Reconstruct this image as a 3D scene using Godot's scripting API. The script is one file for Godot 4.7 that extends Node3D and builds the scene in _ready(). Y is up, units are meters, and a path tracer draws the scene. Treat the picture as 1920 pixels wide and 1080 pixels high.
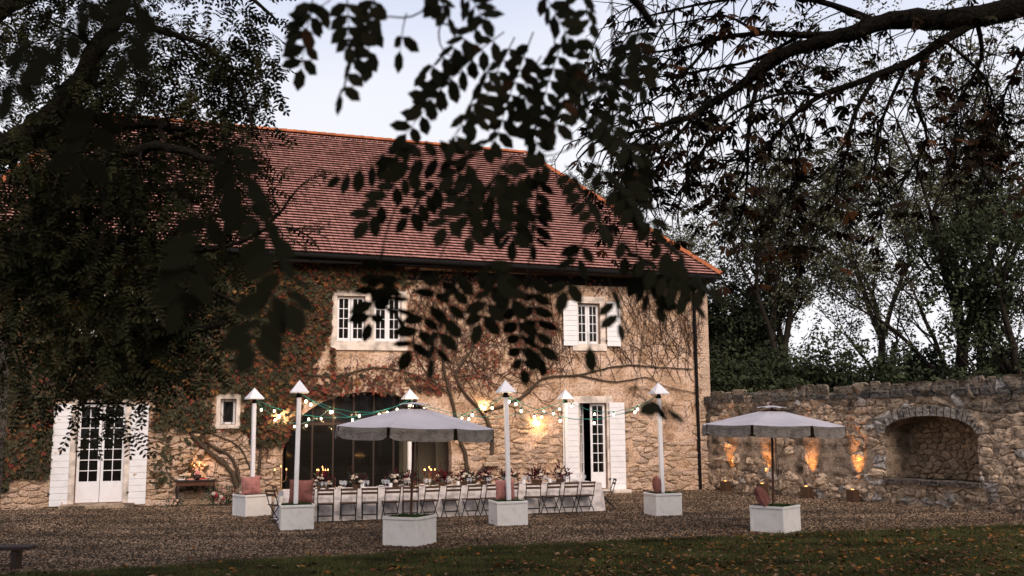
extends Node3D
# A stone farmhouse at dusk with a long dinner table laid in its gravel yard, seen from under garden trees.

const EYE := Vector3(0, 2.35, 0)
const PITCH := 7.8
const ROLL := 0.5
const FOCAL := 1867.0

var used := {}
var M := {}
var rng := RandomNumberGenerator.new()
var fw: Vector3
var rt: Vector3
var up: Vector3
var house: Node3D
var house_x: Transform3D
var wall_x: Transform3D
var table_x: Transform3D

class MB:
	var v := PackedVector3Array()
	var ix := PackedInt32Array()
	var c := PackedColorArray()
	var uv := PackedVector2Array()
	var col := Color(1, 1, 1)
	var xf := Transform3D()
	func p(a: Vector3) -> int:
		v.append(xf * a)
		c.append(col)
		return v.size() - 1
	func t(a: int, b: int, d: int) -> void:   # counter-clockwise seen from outside
		ix.append(a); ix.append(d); ix.append(b)
	func tri(a: Vector3, b: Vector3, d: Vector3) -> void:
		var i = p(a); p(b); p(d)
		t(i, i + 1, i + 2)
	func quad(a: Vector3, b: Vector3, d: Vector3, e: Vector3) -> void:
		var i = p(a); p(b); p(d); p(e)
		t(i, i + 1, i + 2); t(i, i + 2, i + 3)
	func box(lo: Vector3, hi: Vector3) -> void:
		var x0 = lo.x; var y0 = lo.y; var z0 = lo.z; var x1 = hi.x; var y1 = hi.y; var z1 = hi.z
		quad(Vector3(x0, y0, z1), Vector3(x1, y0, z1), Vector3(x1, y1, z1), Vector3(x0, y1, z1))
		quad(Vector3(x1, y0, z0), Vector3(x0, y0, z0), Vector3(x0, y1, z0), Vector3(x1, y1, z0))
		quad(Vector3(x1, y0, z1), Vector3(x1, y0, z0), Vector3(x1, y1, z0), Vector3(x1, y1, z1))
		quad(Vector3(x0, y0, z0), Vector3(x0, y0, z1), Vector3(x0, y1, z1), Vector3(x0, y1, z0))
		quad(Vector3(x0, y1, z1), Vector3(x1, y1, z1), Vector3(x1, y1, z0), Vector3(x0, y1, z0))
		quad(Vector3(x0, y0, z0), Vector3(x1, y0, z0), Vector3(x1, y0, z1), Vector3(x0, y0, z1))
	func cbox(ce: Vector3, s: Vector3) -> void:
		box(ce - s * 0.5, ce + s * 0.5)
	func bevel(lo: Vector3, hi: Vector3, b: float) -> void:   # a box with chamfered upright and top edges
		var ce = (lo + hi) * 0.5
		var s = (hi - lo) * 0.5
		var rings = [[lo.y, 0.0], [hi.y - b, 0.0], [hi.y, b]]
		var idx = []
		for r in rings:
			var row = []
			var ex = s.x - r[1]; var ez = s.z - r[1]
			for k in [[1, 1, 0], [1, 1, 1], [-1, 1, 1], [-1, 1, 0], [-1, -1, 0], [-1, -1, 1], [1, -1, 1], [1, -1, 0]]:
				var q = Vector3(k[0] * ex, 0, k[1] * ez)
				if k[2] == 0: q.z -= k[1] * b
				else: q.x -= k[0] * b
				row.append(Vector3(ce.x + q.x, r[0], ce.z + q.z))
			idx.append(row)
		for i in 2:
			for k in 8:
				var n = (k + 1) % 8
				quad(idx[i][n], idx[i][k], idx[i + 1][k], idx[i + 1][n])
		for i in range(1, 7):
			tri(idx[2][0], idx[2][i + 1], idx[2][i])
	func tube(pts: Array, radii: Array, sides := 5, cap := true) -> void:
		var n = pts.size()
		var prev = -1
		var first = -1
		var side = Vector3.ZERO
		for i in n:
			var dir: Vector3 = (pts[mini(i + 1, n - 1)] - pts[maxi(i - 1, 0)]).normalized()
			if side == Vector3.ZERO:
				side = dir.cross(Vector3(0.13, 0.31, 0.94) if absf(dir.z) < 0.8 else Vector3(0.2, 0.95, 0.1)).normalized()
			side = (side - dir * side.dot(dir)).normalized()
			var oth = dir.cross(side)
			var at = v.size()
			if first < 0: first = at
			for k in sides:
				var a = TAU * k / sides
				p(pts[i] + (side * cos(a) + oth * sin(a)) * radii[i])
			if prev >= 0:
				for k in sides:
					var k2 = (k + 1) % sides
					t(prev + k, prev + k2, at + k2); t(prev + k, at + k2, at + k)
			prev = at
		if cap and sides > 3:
			for k in range(1, sides - 1):
				t(prev, prev + k, prev + k + 1)
				t(first, first + k + 1, first + k)
	func rod(a: Vector3, b: Vector3, r: float, sides := 6) -> void:
		tube([a, b], [r, r], sides)
	func lathe(prof: Array, sides: int, at := Vector3.ZERO) -> void:   # prof: [radius, height] from the bottom up
		var prev = -1
		for q in prof:
			var s = v.size()
			for k in sides:
				var a = TAU * k / sides
				p(at + Vector3(cos(a) * q[0], q[1], -sin(a) * q[0]))
			if prev >= 0:
				for k in sides:
					var k2 = (k + 1) % sides
					t(prev + k, prev + k2, s + k2); t(prev + k, s + k2, s + k)
			prev = s
	func ball(ce: Vector3, r: Vector3, n := 8, m := 5) -> void:
		var prof = []
		var s0 = v.size()
		for i in m + 1:
			var a = PI * i / m - PI / 2
			prof.append([maxf(cos(a), 0.02), sin(a)])
		var keep = xf
		xf = xf * Transform3D(Basis.from_scale(r), ce)
		lathe(prof, n)
		xf = keep
	func mesh(smooth := true) -> ArrayMesh:
		var a = []
		a.resize(Mesh.ARRAY_MAX)
		var nn = PackedVector3Array()
		nn.resize(v.size())
		for i in range(0, ix.size(), 3):
			var q: Vector3 = v[ix[i]]
			var f: Vector3 = (v[ix[i + 2]] - q).cross(v[ix[i + 1]] - q)
			nn[ix[i]] += f; nn[ix[i + 1]] += f; nn[ix[i + 2]] += f
		for i in nn.size():
			var q: Vector3 = nn[i]
			nn[i] = q.normalized() if q.length_squared() > 1e-20 else Vector3.UP
		a[Mesh.ARRAY_VERTEX] = v
		a[Mesh.ARRAY_NORMAL] = nn
		a[Mesh.ARRAY_COLOR] = c
		a[Mesh.ARRAY_INDEX] = ix
		var m = ArrayMesh.new()
		m.add_surface_from_arrays(Mesh.PRIMITIVE_TRIANGLES, a)
		return m

# ---------- naming, parenting, metas
func numbered(called: String) -> String:
	if not used.has(called):
		used[called] = 0
		return called
	used[called] += 1
	return "%s_%03d" % [called, used[called]]

func tag(o: Node, label: String, category: String, group := "") -> Node:
	o.set_meta("label", label)
	o.set_meta("category", category)
	if group: o.set_meta("group", group)
	return o

func thing(called: String, label: String, category: String, at := Vector3.ZERO, turn := 0.0, group := "") -> Node3D:
	var o = Node3D.new()
	o.name = numbered(called)
	add_child(o)
	o.position = at
	o.rotation.y = turn
	tag(o, label, category, group)
	return o

func put(called: String, m: Mesh, material: Material, parent: Node, at := Vector3.ZERO, turn := 0.0) -> MeshInstance3D:
	var o = MeshInstance3D.new()
	o.mesh = m
	o.material_override = material
	if parent == self:
		o.name = numbered(called)
		add_child(o)
	else:
		var n = 0
		var nm = called
		var key = str(parent.get_instance_id()) + called
		if used.has(key):
			used[key] += 1
			nm = "%s_%03d" % [called, used[key]]
		else:
			used[key] = 0
		o.name = nm
		parent.add_child(o, true)
	o.position = at
	o.rotation.y = turn
	return o

func part(called: String, b: MB, material: Material, parent: Node, at := Vector3.ZERO, turn := 0.0) -> MeshInstance3D:
	return put(called, b.mesh(), material, parent, at, turn)

func struct(called: String, b: MB, material: Material) -> MeshInstance3D:
	var o = part(called, b, material, self)
	o.set_meta("kind", "structure")
	return o

func scatter(called: String, m: Mesh, material: Material, where: Array, tint: PackedColorArray, parent: Node) -> MultiMeshInstance3D:
	var mm = MultiMesh.new()
	mm.transform_format = MultiMesh.TRANSFORM_3D
	mm.use_colors = true
	mm.mesh = m
	mm.instance_count = where.size()
	for i in where.size():
		mm.set_instance_transform(i, where[i])
		mm.set_instance_color(i, tint[i])
	var o = MultiMeshInstance3D.new()
	o.multimesh = mm
	o.material_override = material
	o.name = numbered(called) if parent == self else called
	parent.add_child(o, true)
	o.set_meta("kind", "stuff")
	return o

func copy(o: Node3D, label: String, at: Vector3, turn: float) -> Node3D:
	var r = o.duplicate()
	r.name = numbered(str(o.name).rstrip("0123456789").trim_suffix("_"))
	add_child(r)
	r.position = at
	r.rotation.y = turn
	r.set_meta("label", label)
	return r

# ---------- looking up places: where the sight line through a point of the picture meets a plane of the yard
func ray(px: float, py: float) -> Vector3:
	return fw + rt * ((px - 960.0) / FOCAL) - up * ((py - 540.0) / FOCAL)
func at(px: float, py: float, depth: float) -> Vector3:
	return EYE + ray(px, py) * depth
func on_ground(px: float, py: float, h := 0.0) -> Vector3:
	var q = ray(px, py)
	return EYE + q * ((h - EYE.y) / q.y)
func on_plane(px: float, py: float, x: Transform3D, off := 0.0) -> Vector3:   # in the plane's own axes
	var q = x.basis.inverse() * ray(px, py)
	var o = x.affine_inverse() * EYE
	return o + q * ((off - o.z) / q.z)

# ---------- materials
func L(r: float, g: float, b: float) -> Color:
	return Color(r, g, b).linear_to_srgb()

func ntex(s: int, freq: float, stops: Array, size := 512, oct := 5, kind := FastNoiseLite.TYPE_SIMPLEX_SMOOTH) -> NoiseTexture2D:
	var n = FastNoiseLite.new()
	n.seed = s
	n.frequency = freq
	n.noise_type = kind
	n.fractal_octaves = oct
	if kind == FastNoiseLite.TYPE_CELLULAR:
		n.cellular_return_type = FastNoiseLite.RETURN_CELL_VALUE
	var t = NoiseTexture2D.new()
	t.width = size
	t.height = size
	t.seamless = true
	t.noise = n
	if stops.size():
		var g = Gradient.new()
		var offs = PackedFloat32Array()
		var cols = PackedColorArray()
		for q in stops:
			offs.append(q[0])
			cols.append(q[1])
		g.offsets = offs
		g.colors = cols
		t.color_ramp = g
	return t

func mat(called: String, color: Color, rough := 0.85, spec := 0.4) -> StandardMaterial3D:
	var m = StandardMaterial3D.new()
	m.resource_name = called
	m.albedo_color = color.linear_to_srgb()
	m.roughness = rough
	m.metallic_specular = spec
	M[called] = m
	return m

func vmat(called: String, rough := 0.85, spec := 0.35) -> StandardMaterial3D:
	var m = mat(called, Color(1, 1, 1), rough, spec)
	m.vertex_color_use_as_albedo = true
	return m

func grain(m: StandardMaterial3D, tex: Texture2D, scale: float, relief: Texture2D = null, cm := 1.0, world := true) -> void:
	m.uv1_triplanar = true
	m.uv1_world_triplanar = world
	m.uv1_scale = Vector3.ONE * scale
	if tex: m.albedo_texture = tex
	if relief:
		m.heightmap_enabled = true
		m.heightmap_texture = relief
		m.heightmap_scale = cm

func detail(m: StandardMaterial3D, tex: Texture2D, scale: float) -> void:
	m.detail_enabled = true
	m.detail_albedo = tex
	m.detail_blend_mode = BaseMaterial3D.BLEND_MODE_MUL
	m.detail_uv_layer = BaseMaterial3D.DETAIL_UV_2
	m.uv2_triplanar = true
	m.uv2_world_triplanar = true
	m.uv2_scale = Vector3.ONE * scale

func g1(x: float) -> Color:
	return Color(x, x, x)

func materials() -> void:
	var speck = ntex(1, 0.02, [[0.0, g1(0.55)], [0.35, g1(0.8)], [0.6, g1(0.95)], [1.0, g1(1.0)]])
	var soft = ntex(2, 0.006, [[0.0, g1(0.62)], [0.4, g1(0.85)], [0.7, g1(1.0)], [1.0, g1(0.92)]])
	var fine = ntex(3, 0.06, [])
	var lumps = ntex(4, 0.015, [])
	var m = mat("plaster", Color(0.72, 0.515, 0.395), 0.95, 0.2)
	grain(m, ntex(5, 0.008, [[0.0, Color(0.6, 0.52, 0.46)], [0.3, Color(0.8, 0.76, 0.70)], [0.5, Color(0.93, 0.9, 0.86)], [0.75, Color(1, 1, 1)], [1.0, Color(0.9, 0.9, 0.92)]], 1024, 6), 0.14, ntex(6, 0.03, [], 512, 5), 4.0)
	detail(m, speck, 0.9)
	m = mat("mortar", Color(0.56, 0.41, 0.30), 0.95, 0.2)
	grain(m, soft, 0.4, lumps, 3.0)
	detail(m, speck, 1.1)
	m = vmat("stone", 0.92, 0.25)
	grain(m, speck, 1.3, ntex(7, 0.02, [], 512, 6), 4.0)
	m = mat("old_mortar", Color(0.58, 0.43, 0.31), 0.95, 0.2)
	grain(m, ntex(8, 0.01, [[0.0, g1(0.3)], [0.36, g1(0.6)], [0.55, g1(0.95)], [1.0, g1(1.0)]], 512, 6), 0.35, lumps, 4.0)
	detail(m, speck, 1.4)
	m = vmat("old_stone", 0.92, 0.25)
	grain(m, ntex(9, 0.016, [[0.0, g1(0.22)], [0.34, g1(0.6)], [0.48, g1(0.93)], [1.0, g1(1.0)]], 512, 6), 0.8, ntex(10, 0.022, [], 512, 6), 4.0)
	m = mat("limestone", Color(0.72, 0.61, 0.53), 0.9, 0.25)
	grain(m, soft, 0.7, fine, 0.5)
	m = mat("white_paint", Color(0.74, 0.72, 0.74), 0.55, 0.4)
	grain(m, ntex(11, 0.006, [[0.0, Color(0.93, 0.925, 0.91)], [0.4, Color(0.98, 0.975, 0.97)], [1.0, Color(1, 1, 1)]]), 0.8)
	m = mat("planter_paint", Color(0.70, 0.675, 0.66), 0.5, 0.4)
	grain(m, ntex(12, 0.008, [[0.0, Color(0.90, 0.885, 0.86)], [0.38, Color(0.97, 0.965, 0.955)], [1.0, Color(1, 1, 1)]]), 0.9)
	m = vmat("roof_tile", 0.8, 0.3)
	grain(m, ntex(13, 0.02, [[0.0, g1(0.7)], [0.5, g1(0.92)], [1.0, g1(1.0)]]), 0.5)
	mat("gutter", Color(0.009, 0.008, 0.008), 0.85, 0.2)
	mat("dark_wood", Color(0.022, 0.011, 0.008), 0.6, 0.4)
	m = mat("slat_wood", Color(0.085, 0.042, 0.022), 0.6, 0.4)
	grain(m, speck, 3.0, null, 1.0, false)
	mat("parasol_wood", Color(0.075, 0.025, 0.015), 0.5, 0.4)
	mat("black_metal", Color(0.014, 0.014, 0.015), 0.5, 0.4)
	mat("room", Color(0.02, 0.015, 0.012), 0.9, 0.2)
	mat("cream", Color(0.55, 0.45, 0.33), 0.9, 0.2)
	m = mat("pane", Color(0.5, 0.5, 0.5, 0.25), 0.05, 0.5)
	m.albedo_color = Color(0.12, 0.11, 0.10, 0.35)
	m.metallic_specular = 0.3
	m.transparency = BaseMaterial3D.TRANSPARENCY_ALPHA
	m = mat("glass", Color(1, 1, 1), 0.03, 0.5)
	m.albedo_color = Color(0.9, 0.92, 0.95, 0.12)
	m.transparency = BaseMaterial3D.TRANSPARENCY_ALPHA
	m = vmat("leaf", 0.8, 0.2)
	m.backlight_enabled = true
	m.backlight = Color(0.2, 0.2, 0.15)
	m = vmat("ivy_leaf", 0.65, 0.3)
	m = vmat("bark", 0.95, 0.2)
	grain(m, ntex(14, 0.03, [[0.0, g1(0.35)], [0.5, g1(0.8)], [1.0, g1(1.0)]]), 1.4, ntex(15, 0.03, []), 2.0)
	m = mat("gravel_base", Color(0.10, 0.066, 0.041), 0.95, 0.2)
	grain(m, ntex(16, 0.09, [[0.0, g1(0.25)], [0.4, g1(0.6)], [0.6, g1(0.95)], [1.0, g1(1.0)]], 1024, 3), 0.22, ntex(17, 0.1, [], 1024, 2), 3.0)
	detail(m, ntex(18, 0.01, [[0.0, g1(0.6)], [0.5, g1(0.9)], [1.0, g1(1.0)]]), 0.08)
	vmat("pebble", 0.85, 0.3)
	m = mat("soil", Color(0.030, 0.028, 0.016), 0.95, 0.2)
	grain(m, speck, 0.5, lumps, 3.0)
	vmat("grass_blade", 0.75, 0.25)
	m = mat("turf", Color(0.03, 0.055, 0.016), 0.95, 0.1)
	grain(m, fine, 3.0, fine, 2.0)
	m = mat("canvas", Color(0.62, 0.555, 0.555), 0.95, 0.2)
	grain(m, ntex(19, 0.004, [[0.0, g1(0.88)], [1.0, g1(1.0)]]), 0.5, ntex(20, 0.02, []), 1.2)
	m.backlight_enabled = true
	m.backlight = Color(0.25, 0.22, 0.2)
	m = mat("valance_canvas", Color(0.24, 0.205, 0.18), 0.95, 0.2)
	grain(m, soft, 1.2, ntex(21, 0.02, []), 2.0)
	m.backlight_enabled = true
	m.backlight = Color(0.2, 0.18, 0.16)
	m = mat("linen", Color(0.74, 0.665, 0.64), 0.9, 0.2)
	grain(m, soft, 1.2, fine, 0.2)
	m = mat("pink_velvet", Color(0.36, 0.155, 0.135), 0.9, 0.2)
	m.rim_enabled = true
	m.rim = 0.5
	grain(m, soft, 1.5, fine, 0.3)
	m = mat("rust_velvet", Color(0.24, 0.095, 0.08), 0.9, 0.2)
	m.rim_enabled = true
	m.rim = 0.4
	grain(m, soft, 1.5, fine, 0.3)
	mat("wire", Color(0.01, 0.20, 0.17), 0.6, 0.3)
	mat("china", Color(0.72, 0.70, 0.70), 0.25, 0.5)
	mat("burgundy_wax", Color(0.07, 0.012, 0.014), 0.5, 0.4)
	mat("white_wax", Color(0.7, 0.64, 0.56), 0.5, 0.4)
	mat("brass", Color(0.28, 0.17, 0.07), 0.45, 0.5).metallic = 0.7
	m = mat("console_wood", Color(0.10, 0.032, 0.014), 0.4, 0.45)
	grain(m, speck, 1.6)
	vmat("petal", 0.8, 0.2)
	vmat("food", 0.6, 0.3)
	m = mat("bulb_glow", Color(1, 0.9, 0.75), 0.3)
	m.emission_enabled = true
	m.emission = Color(1.0, 0.91, 0.78)
	m.emission_energy_multiplier = 3.0
	m = mat("candle_flame", Color(1, 0.8, 0.5), 0.5)
	m.emission_enabled = true
	m.emission = Color(1.0, 0.68, 0.32)
	m.emission_energy_multiplier = 4.0
	m = mat("lamp_lens", Color(1, 0.8, 0.5), 0.3)
	m.emission_enabled = true
	m.emission = Color(1.0, 0.62, 0.25)
	m.emission_energy_multiplier = 2.0

# ---------- rubble masonry: cells of a jittered grid, each a stone with its own outline and face
func clip_half(poly: PackedVector2Array, mid: Vector2, dir: Vector2) -> PackedVector2Array:
	var r = PackedVector2Array()
	var n = poly.size()
	for i in n:
		var a = poly[i]
		var b = poly[(i + 1) % n]
		var da = (a - mid).dot(dir)
		var db = (b - mid).dot(dir)
		if da <= 0: r.append(a)
		if da * db < 0: r.append(a.lerp(b, da / (da - db)))
	return r

func rubble(u0: float, v0: float, u1: float, v1: float, sx: float, sy: float, drop: float) -> Array:
	var nu = int((u1 - u0) / sx)
	var nv = int((v1 - v0) / sy)
	var seeds = {}
	for j in range(-1, nv + 1):
		for i in range(-1, nu + 1):
			if rng.randf() > drop:
				seeds[Vector2i(i, j)] = Vector2(i + 0.5 + (0.5 if j % 2 else 0.0) + rng.randf_range(-0.36, 0.36), j + 0.5 + rng.randf_range(-0.27, 0.27))
	var out = []
	for k in seeds:
		if k.x < 0 or k.y < 0: continue
		var s: Vector2 = seeds[k]
		var poly = PackedVector2Array([s + Vector2(-1.3, -1.3), s + Vector2(1.3, -1.3), s + Vector2(1.3, 1.3), s + Vector2(-1.3, 1.3)])
		for dj in range(-2, 3):
			for di in range(-2, 3):
				if di == 0 and dj == 0: continue
				var o = seeds.get(Vector2i(k.x + di, k.y + dj))
				if o == null: continue
				poly = clip_half(poly, (s + o) * 0.5, o - s)
		for i in poly.size():
			poly[i] = Vector2(u0 + poly[i].x * (u1 - u0) / nu, v0 + poly[i].y * (v1 - v0) / nv)
		if poly.size() > 2: out.append(poly)
	return out

func middle(poly: PackedVector2Array) -> Vector2:
	var s = Vector2.ZERO
	for q in poly: s += q
	return s / poly.size()

func area(poly: PackedVector2Array) -> float:
	var s = 0.0
	for i in poly.size(): s += poly[i].cross(poly[(i + 1) % poly.size()])
	return absf(s) * 0.5

func stone_shape(b: MB, poly: PackedVector2Array, gap: float, proud: float, rough: float) -> void:
	var ce = middle(poly)
	var pts = PackedVector2Array()
	var n = poly.size()
	for i in n:   # knock the corners off
		var a = poly[i]
		var d = poly[(i + 1) % n]
		var l = a.distance_to(d)
		if l < 0.015: continue
		pts.append(a.lerp(d, 0.2) + Vector2(rng.randf_range(-1, 1), rng.randf_range(-1, 1)) * gap * 0.4)
		pts.append(a.lerp(d, 0.8) + Vector2(rng.randf_range(-1, 1), rng.randf_range(-1, 1)) * gap * 0.4)
	n = pts.size()
	if n < 3: return
	var ta = rng.randf_range(-rough, rough)
	var tb = rng.randf_range(-rough, rough)
	var rings = []
	for r in 3:
		var row = []
		for i in n:
			var q = pts[i]
			var d = q - ce
			var l = maxf(d.length(), 0.001)
			var inn = [gap, gap, gap + minf(0.035, l * 0.28)][r]
			q = ce + d * maxf(0.3, (l - inn) / l)
			var z = [-0.04, proud * 0.55, proud + rng.randf_range(-0.5, 0.5) * rough * 0.12][r]
			if r == 2: z += ta * (q.x - ce.x) * 0.4 + tb * (q.y - ce.y) * 0.4
			row.append(b.p(Vector3(q.x, q.y, z)))
		rings.append(row)
	var c0 = b.p(Vector3(ce.x, ce.y, proud + rng.randf_range(0.0, 0.3) * rough * 0.12))
	for i in n:
		var k = (i + 1) % n
		for r in 2:
			b.t(rings[r][i], rings[r][k], rings[r + 1][k]); b.t(rings[r][i], rings[r + 1][k], rings[r + 1][i])
		b.t(rings[2][i], rings[2][k], c0)

func lay_stones(polys: Array, tones: Array, material: Material, parent: Node3D, gap: float, proud: float, rough: float, limit := 290) -> void:
	var order = []
	for i in polys.size(): order.append([area(polys[i]), i])
	order.sort_custom(func(a, b): return a[0] > b[0] or (a[0] == b[0] and a[1] < b[1]))
	var rest = MB.new()
	for k in order.size():
		var poly: PackedVector2Array = polys[order[k][1]]
		var tone: Color = tones[order[k][1]]
		if area(poly) < 0.002: continue
		if k < limit:
			var b = MB.new()
			var ce = middle(poly)
			var own = PackedVector2Array()
			for q in poly: own.append(q - ce)
			b.col = tone
			stone_shape(b, own, gap, proud * rng.randf_range(0.6, 1.4), rough)
			if b.ix.size(): part("stone", b, material, parent, Vector3(ce.x, ce.y, 0))
		else:
			rest.col = tone
			stone_shape(rest, poly, gap, proud * rng.randf_range(0.5, 1.3), rough)
	if rest.ix.size():
		part("small_stones", rest, material, parent).set_meta("kind", "stuff")

func cut(polys: Array, holes: Array, grow := 0.0) -> Array:   # keep what lies outside the holes
	var out = []
	for q in polys:
		var pieces = [q]
		for h in holes:
			var next = []
			for s in pieces:
				for t in Geometry2D.clip_polygons(s, h):
					if not Geometry2D.is_polygon_clockwise(t): next.append(t)
			pieces = next
		var best = null
		for s in pieces:
			if area(s) > 0.004 and (best == null or area(s) > area(best)): best = s
		if best != null: out.append(best)
	return out

func rect_poly(u0: float, v0: float, u1: float, v1: float) -> PackedVector2Array:
	return PackedVector2Array([Vector2(u0, v0), Vector2(u1, v0), Vector2(u1, v1), Vector2(u0, v1)])

func arch_poly(u0: float, u1: float, v0: float, spring: float, crown: float, n := 24) -> PackedVector2Array:
	var r = PackedVector2Array([Vector2(u0, v0), Vector2(u1, v0)])
	for i in n + 1:
		var a = PI * i / n
		r.append(Vector2((u0 + u1) / 2 + (u1 - u0) / 2 * cos(a), spring + (crown - spring) * sin(a)))
	return r

# A wall face in the u, v plane at w = 0, thick towards -w, with rectangular holes and arched ones [u0, u1, v0, spring, crown]
func wall_face(b: MB, u0: float, u1: float, v0: float, v1: Array, thick: float, holes: Array, arches: Array) -> void:
	var us = [u0, u1]
	var vs = [v0]
	var all = holes.duplicate()
	for a in arches: all.append([a[0], a[1], a[2], a[4]])
	for h in all:
		us.append_array([h[0], h[1]])
		vs.append_array([h[2], h[3]])
	us.sort(); vs.sort()
	vs.append(1e9)
	for i in us.size() - 1:
		if us[i + 1] - us[i] < 0.001: continue
		for j in vs.size() - 1:
			if vs[j + 1] - vs[j] < 0.001: continue
			var mu = (us[i] + us[i + 1]) / 2
			var mv = vs[j] + 0.0005
			var hit = false
			for h in all:
				if mu > h[0] and mu < h[1] and mv > h[2] and mv < h[3]: hit = true
			if hit: continue
			var ta = minf(vs[j + 1], lerpf(v1[0], v1[1], (us[i] - u0) / (u1 - u0)))
			var tb = minf(vs[j + 1], lerpf(v1[0], v1[1], (us[i + 1] - u0) / (u1 - u0)))
			for w in [0.0, -thick]:
				var q = [Vector3(us[i], vs[j], w), Vector3(us[i + 1], vs[j], w), Vector3(us[i + 1], tb, w), Vector3(us[i], ta, w)]
				if w < 0: q.reverse()
				b.quad(q[0], q[1], q[2], q[3])
	for h in holes:
		reveal(b, rect_poly(h[0], h[2], h[1], h[3]), thick)
	for a in arches:
		var n = 24
		var ap = arch_poly(a[0], a[1], a[2], a[3], a[4], n)
		reveal(b, ap, thick)
		for i in n:
			var p0 = ap[2 + i]
			var p1 = ap[3 + i]
			for w in [0.0, -thick]:
				var q = [Vector3(p1.x, p1.y, w), Vector3(p0.x, p0.y, w), Vector3(p0.x, a[4], w), Vector3(p1.x, a[4], w)]
				if w < 0: q.reverse()
				b.quad(q[0], q[1], q[2], q[3])

func reveal(b: MB, poly: PackedVector2Array, thick: float) -> void:
	for i in poly.size():
		var p0 = poly[i]
		var p1 = poly[(i + 1) % poly.size()]
		b.quad(Vector3(p1.x, p1.y, 0), Vector3(p0.x, p0.y, 0), Vector3(p0.x, p0.y, -thick), Vector3(p1.x, p1.y, -thick))

func _ready() -> void:
	rng.seed = 77
	# camera
	var f0 = Vector3(0, sin(deg_to_rad(PITCH)), -cos(deg_to_rad(PITCH)))
	var u0 = Vector3.RIGHT.cross(f0)
	fw = f0
	rt = Vector3.RIGHT * cos(deg_to_rad(ROLL)) - u0 * sin(deg_to_rad(ROLL))
	up = u0 * cos(deg_to_rad(ROLL)) + Vector3.RIGHT * sin(deg_to_rad(ROLL))
	var cam = Camera3D.new()
	cam.name = "camera"
	add_child(cam)
	cam.transform = Transform3D(Basis(rt, up, -fw), EYE)
	var lens = CameraAttributesPhysical.new()
	lens.frustum_focal_length = 41.5
	lens.frustum_focus_distance = 27.0
	lens.exposure_aperture = 5.0
	lens.frustum_near = 0.1
	lens.frustum_far = 900.0
	cam.attributes = lens
	cam.fov = rad_to_deg(2.0 * atan(540.0 / FOCAL))
	cam.near = 0.1
	cam.far = 900.0
	# sky: a thin veil of evening cloud, paler towards the horizon
	var env = Environment.new()
	env.background_mode = Environment.BG_SKY
	env.sky = Sky.new()
	var pano = PanoramaSkyMaterial.new()
	pano.panorama = sky_picture()
	env.sky.sky_material = pano
	env.background_energy_multiplier = 1.0
	env.tonemap_mode = Environment.TONE_MAPPER_LINEAR
	env.tonemap_exposure = 2.5
	env.sdfgi_enabled = true
	env.ssao_enabled = true
	env.ssil_enabled = true
	var we = WorldEnvironment.new()
	we.name = "environment"
	we.environment = env
	add_child(we)
	# the last light of the western sky, behind the camera
	var sun = DirectionalLight3D.new()
	sun.name = "evening_light"
	sun.light_energy = 0.52
	sun.light_color = Color(1.0, 0.93, 0.86)
	sun.light_angular_distance = 40.0
	sun.shadow_enabled = true
	add_child(sun)
	sun.look_at_from_position(Vector3.ZERO, Vector3(-0.30, -0.55, -0.80))
	materials()
	house_x = Transform3D(Basis(Vector3.UP, deg_to_rad(16.4)), Vector3(-12.5, 0, -30.35))
	wall_x = Transform3D(Basis(Vector3(0.484, 0, 0.875).normalized(), Vector3.UP, Vector3(-0.875, 0, 0.484).normalized()), Vector3(6.99, 0, -35.94))
	wall_x.basis = Basis(wall_x.basis.x, Vector3.UP, wall_x.basis.x.cross(Vector3.UP))
	table_x = Transform3D(Basis(Vector3.UP, deg_to_rad(18.3)), Vector3(-5.65, 0, -24.95))
	ground()
	build_house()
	garden_wall()
	background_trees()
	creeper()
	locust_tree()
	chestnut_tree()
	overhanging_locust()
	yard_furniture()
	dinner_table()
	string_lights()
	sweets_corner()

func sky_picture() -> ImageTexture:
	var n = FastNoiseLite.new()
	n.seed = 5
	n.frequency = 1.6
	n.fractal_octaves = 4
	var w = 384
	var h = 192
	var im = Image.create_empty(w, h, false, Image.FORMAT_RGBF)
	for y in h:
		var el = (0.5 - (y + 0.5) / h) * PI
		for x in w:
			var az = (x + 0.5) / w * TAU
			var d = Vector3(cos(az) * cos(el), sin(el) * 2.2, sin(az) * cos(el))
			var k = clampf(el / (PI / 2), 0.0, 1.0)
			var c = Color(0.40, 0.40, 0.42).lerp(Color(0.24, 0.27, 0.36), smoothstep(0.11, 0.36, k))
			if k > 0.36: c = c.lerp(Color(0.20, 0.23, 0.33), (k - 0.36) / 0.64)
			var cl = smoothstep(-0.1, 0.45, n.get_noise_3dv(d)) * 0.55
			c = c.lerp(Color(0.385, 0.385, 0.41), cl * clampf(k * 6.0, 0.0, 1.0))
			if el < 0: c = Color(0.40, 0.40, 0.42).lerp(Color(0.1, 0.09, 0.08), clampf(-el * 8.0, 0.0, 1.0))
			im.set_pixel(x, y, c)
	return ImageTexture.create_from_image(im)

# ---------- ground
func lawn_edge(x: float) -> float:
	var base = -16.9 - (x + 7.0) * 0.415 if x < 0.5 else -20.0 - (x - 0.5) * 0.255
	return base + 0.10 * sin(x * 1.7) + 0.07 * sin(x * 4.3 + 1.0) + 0.05 * sin(x * 9.1)

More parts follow.
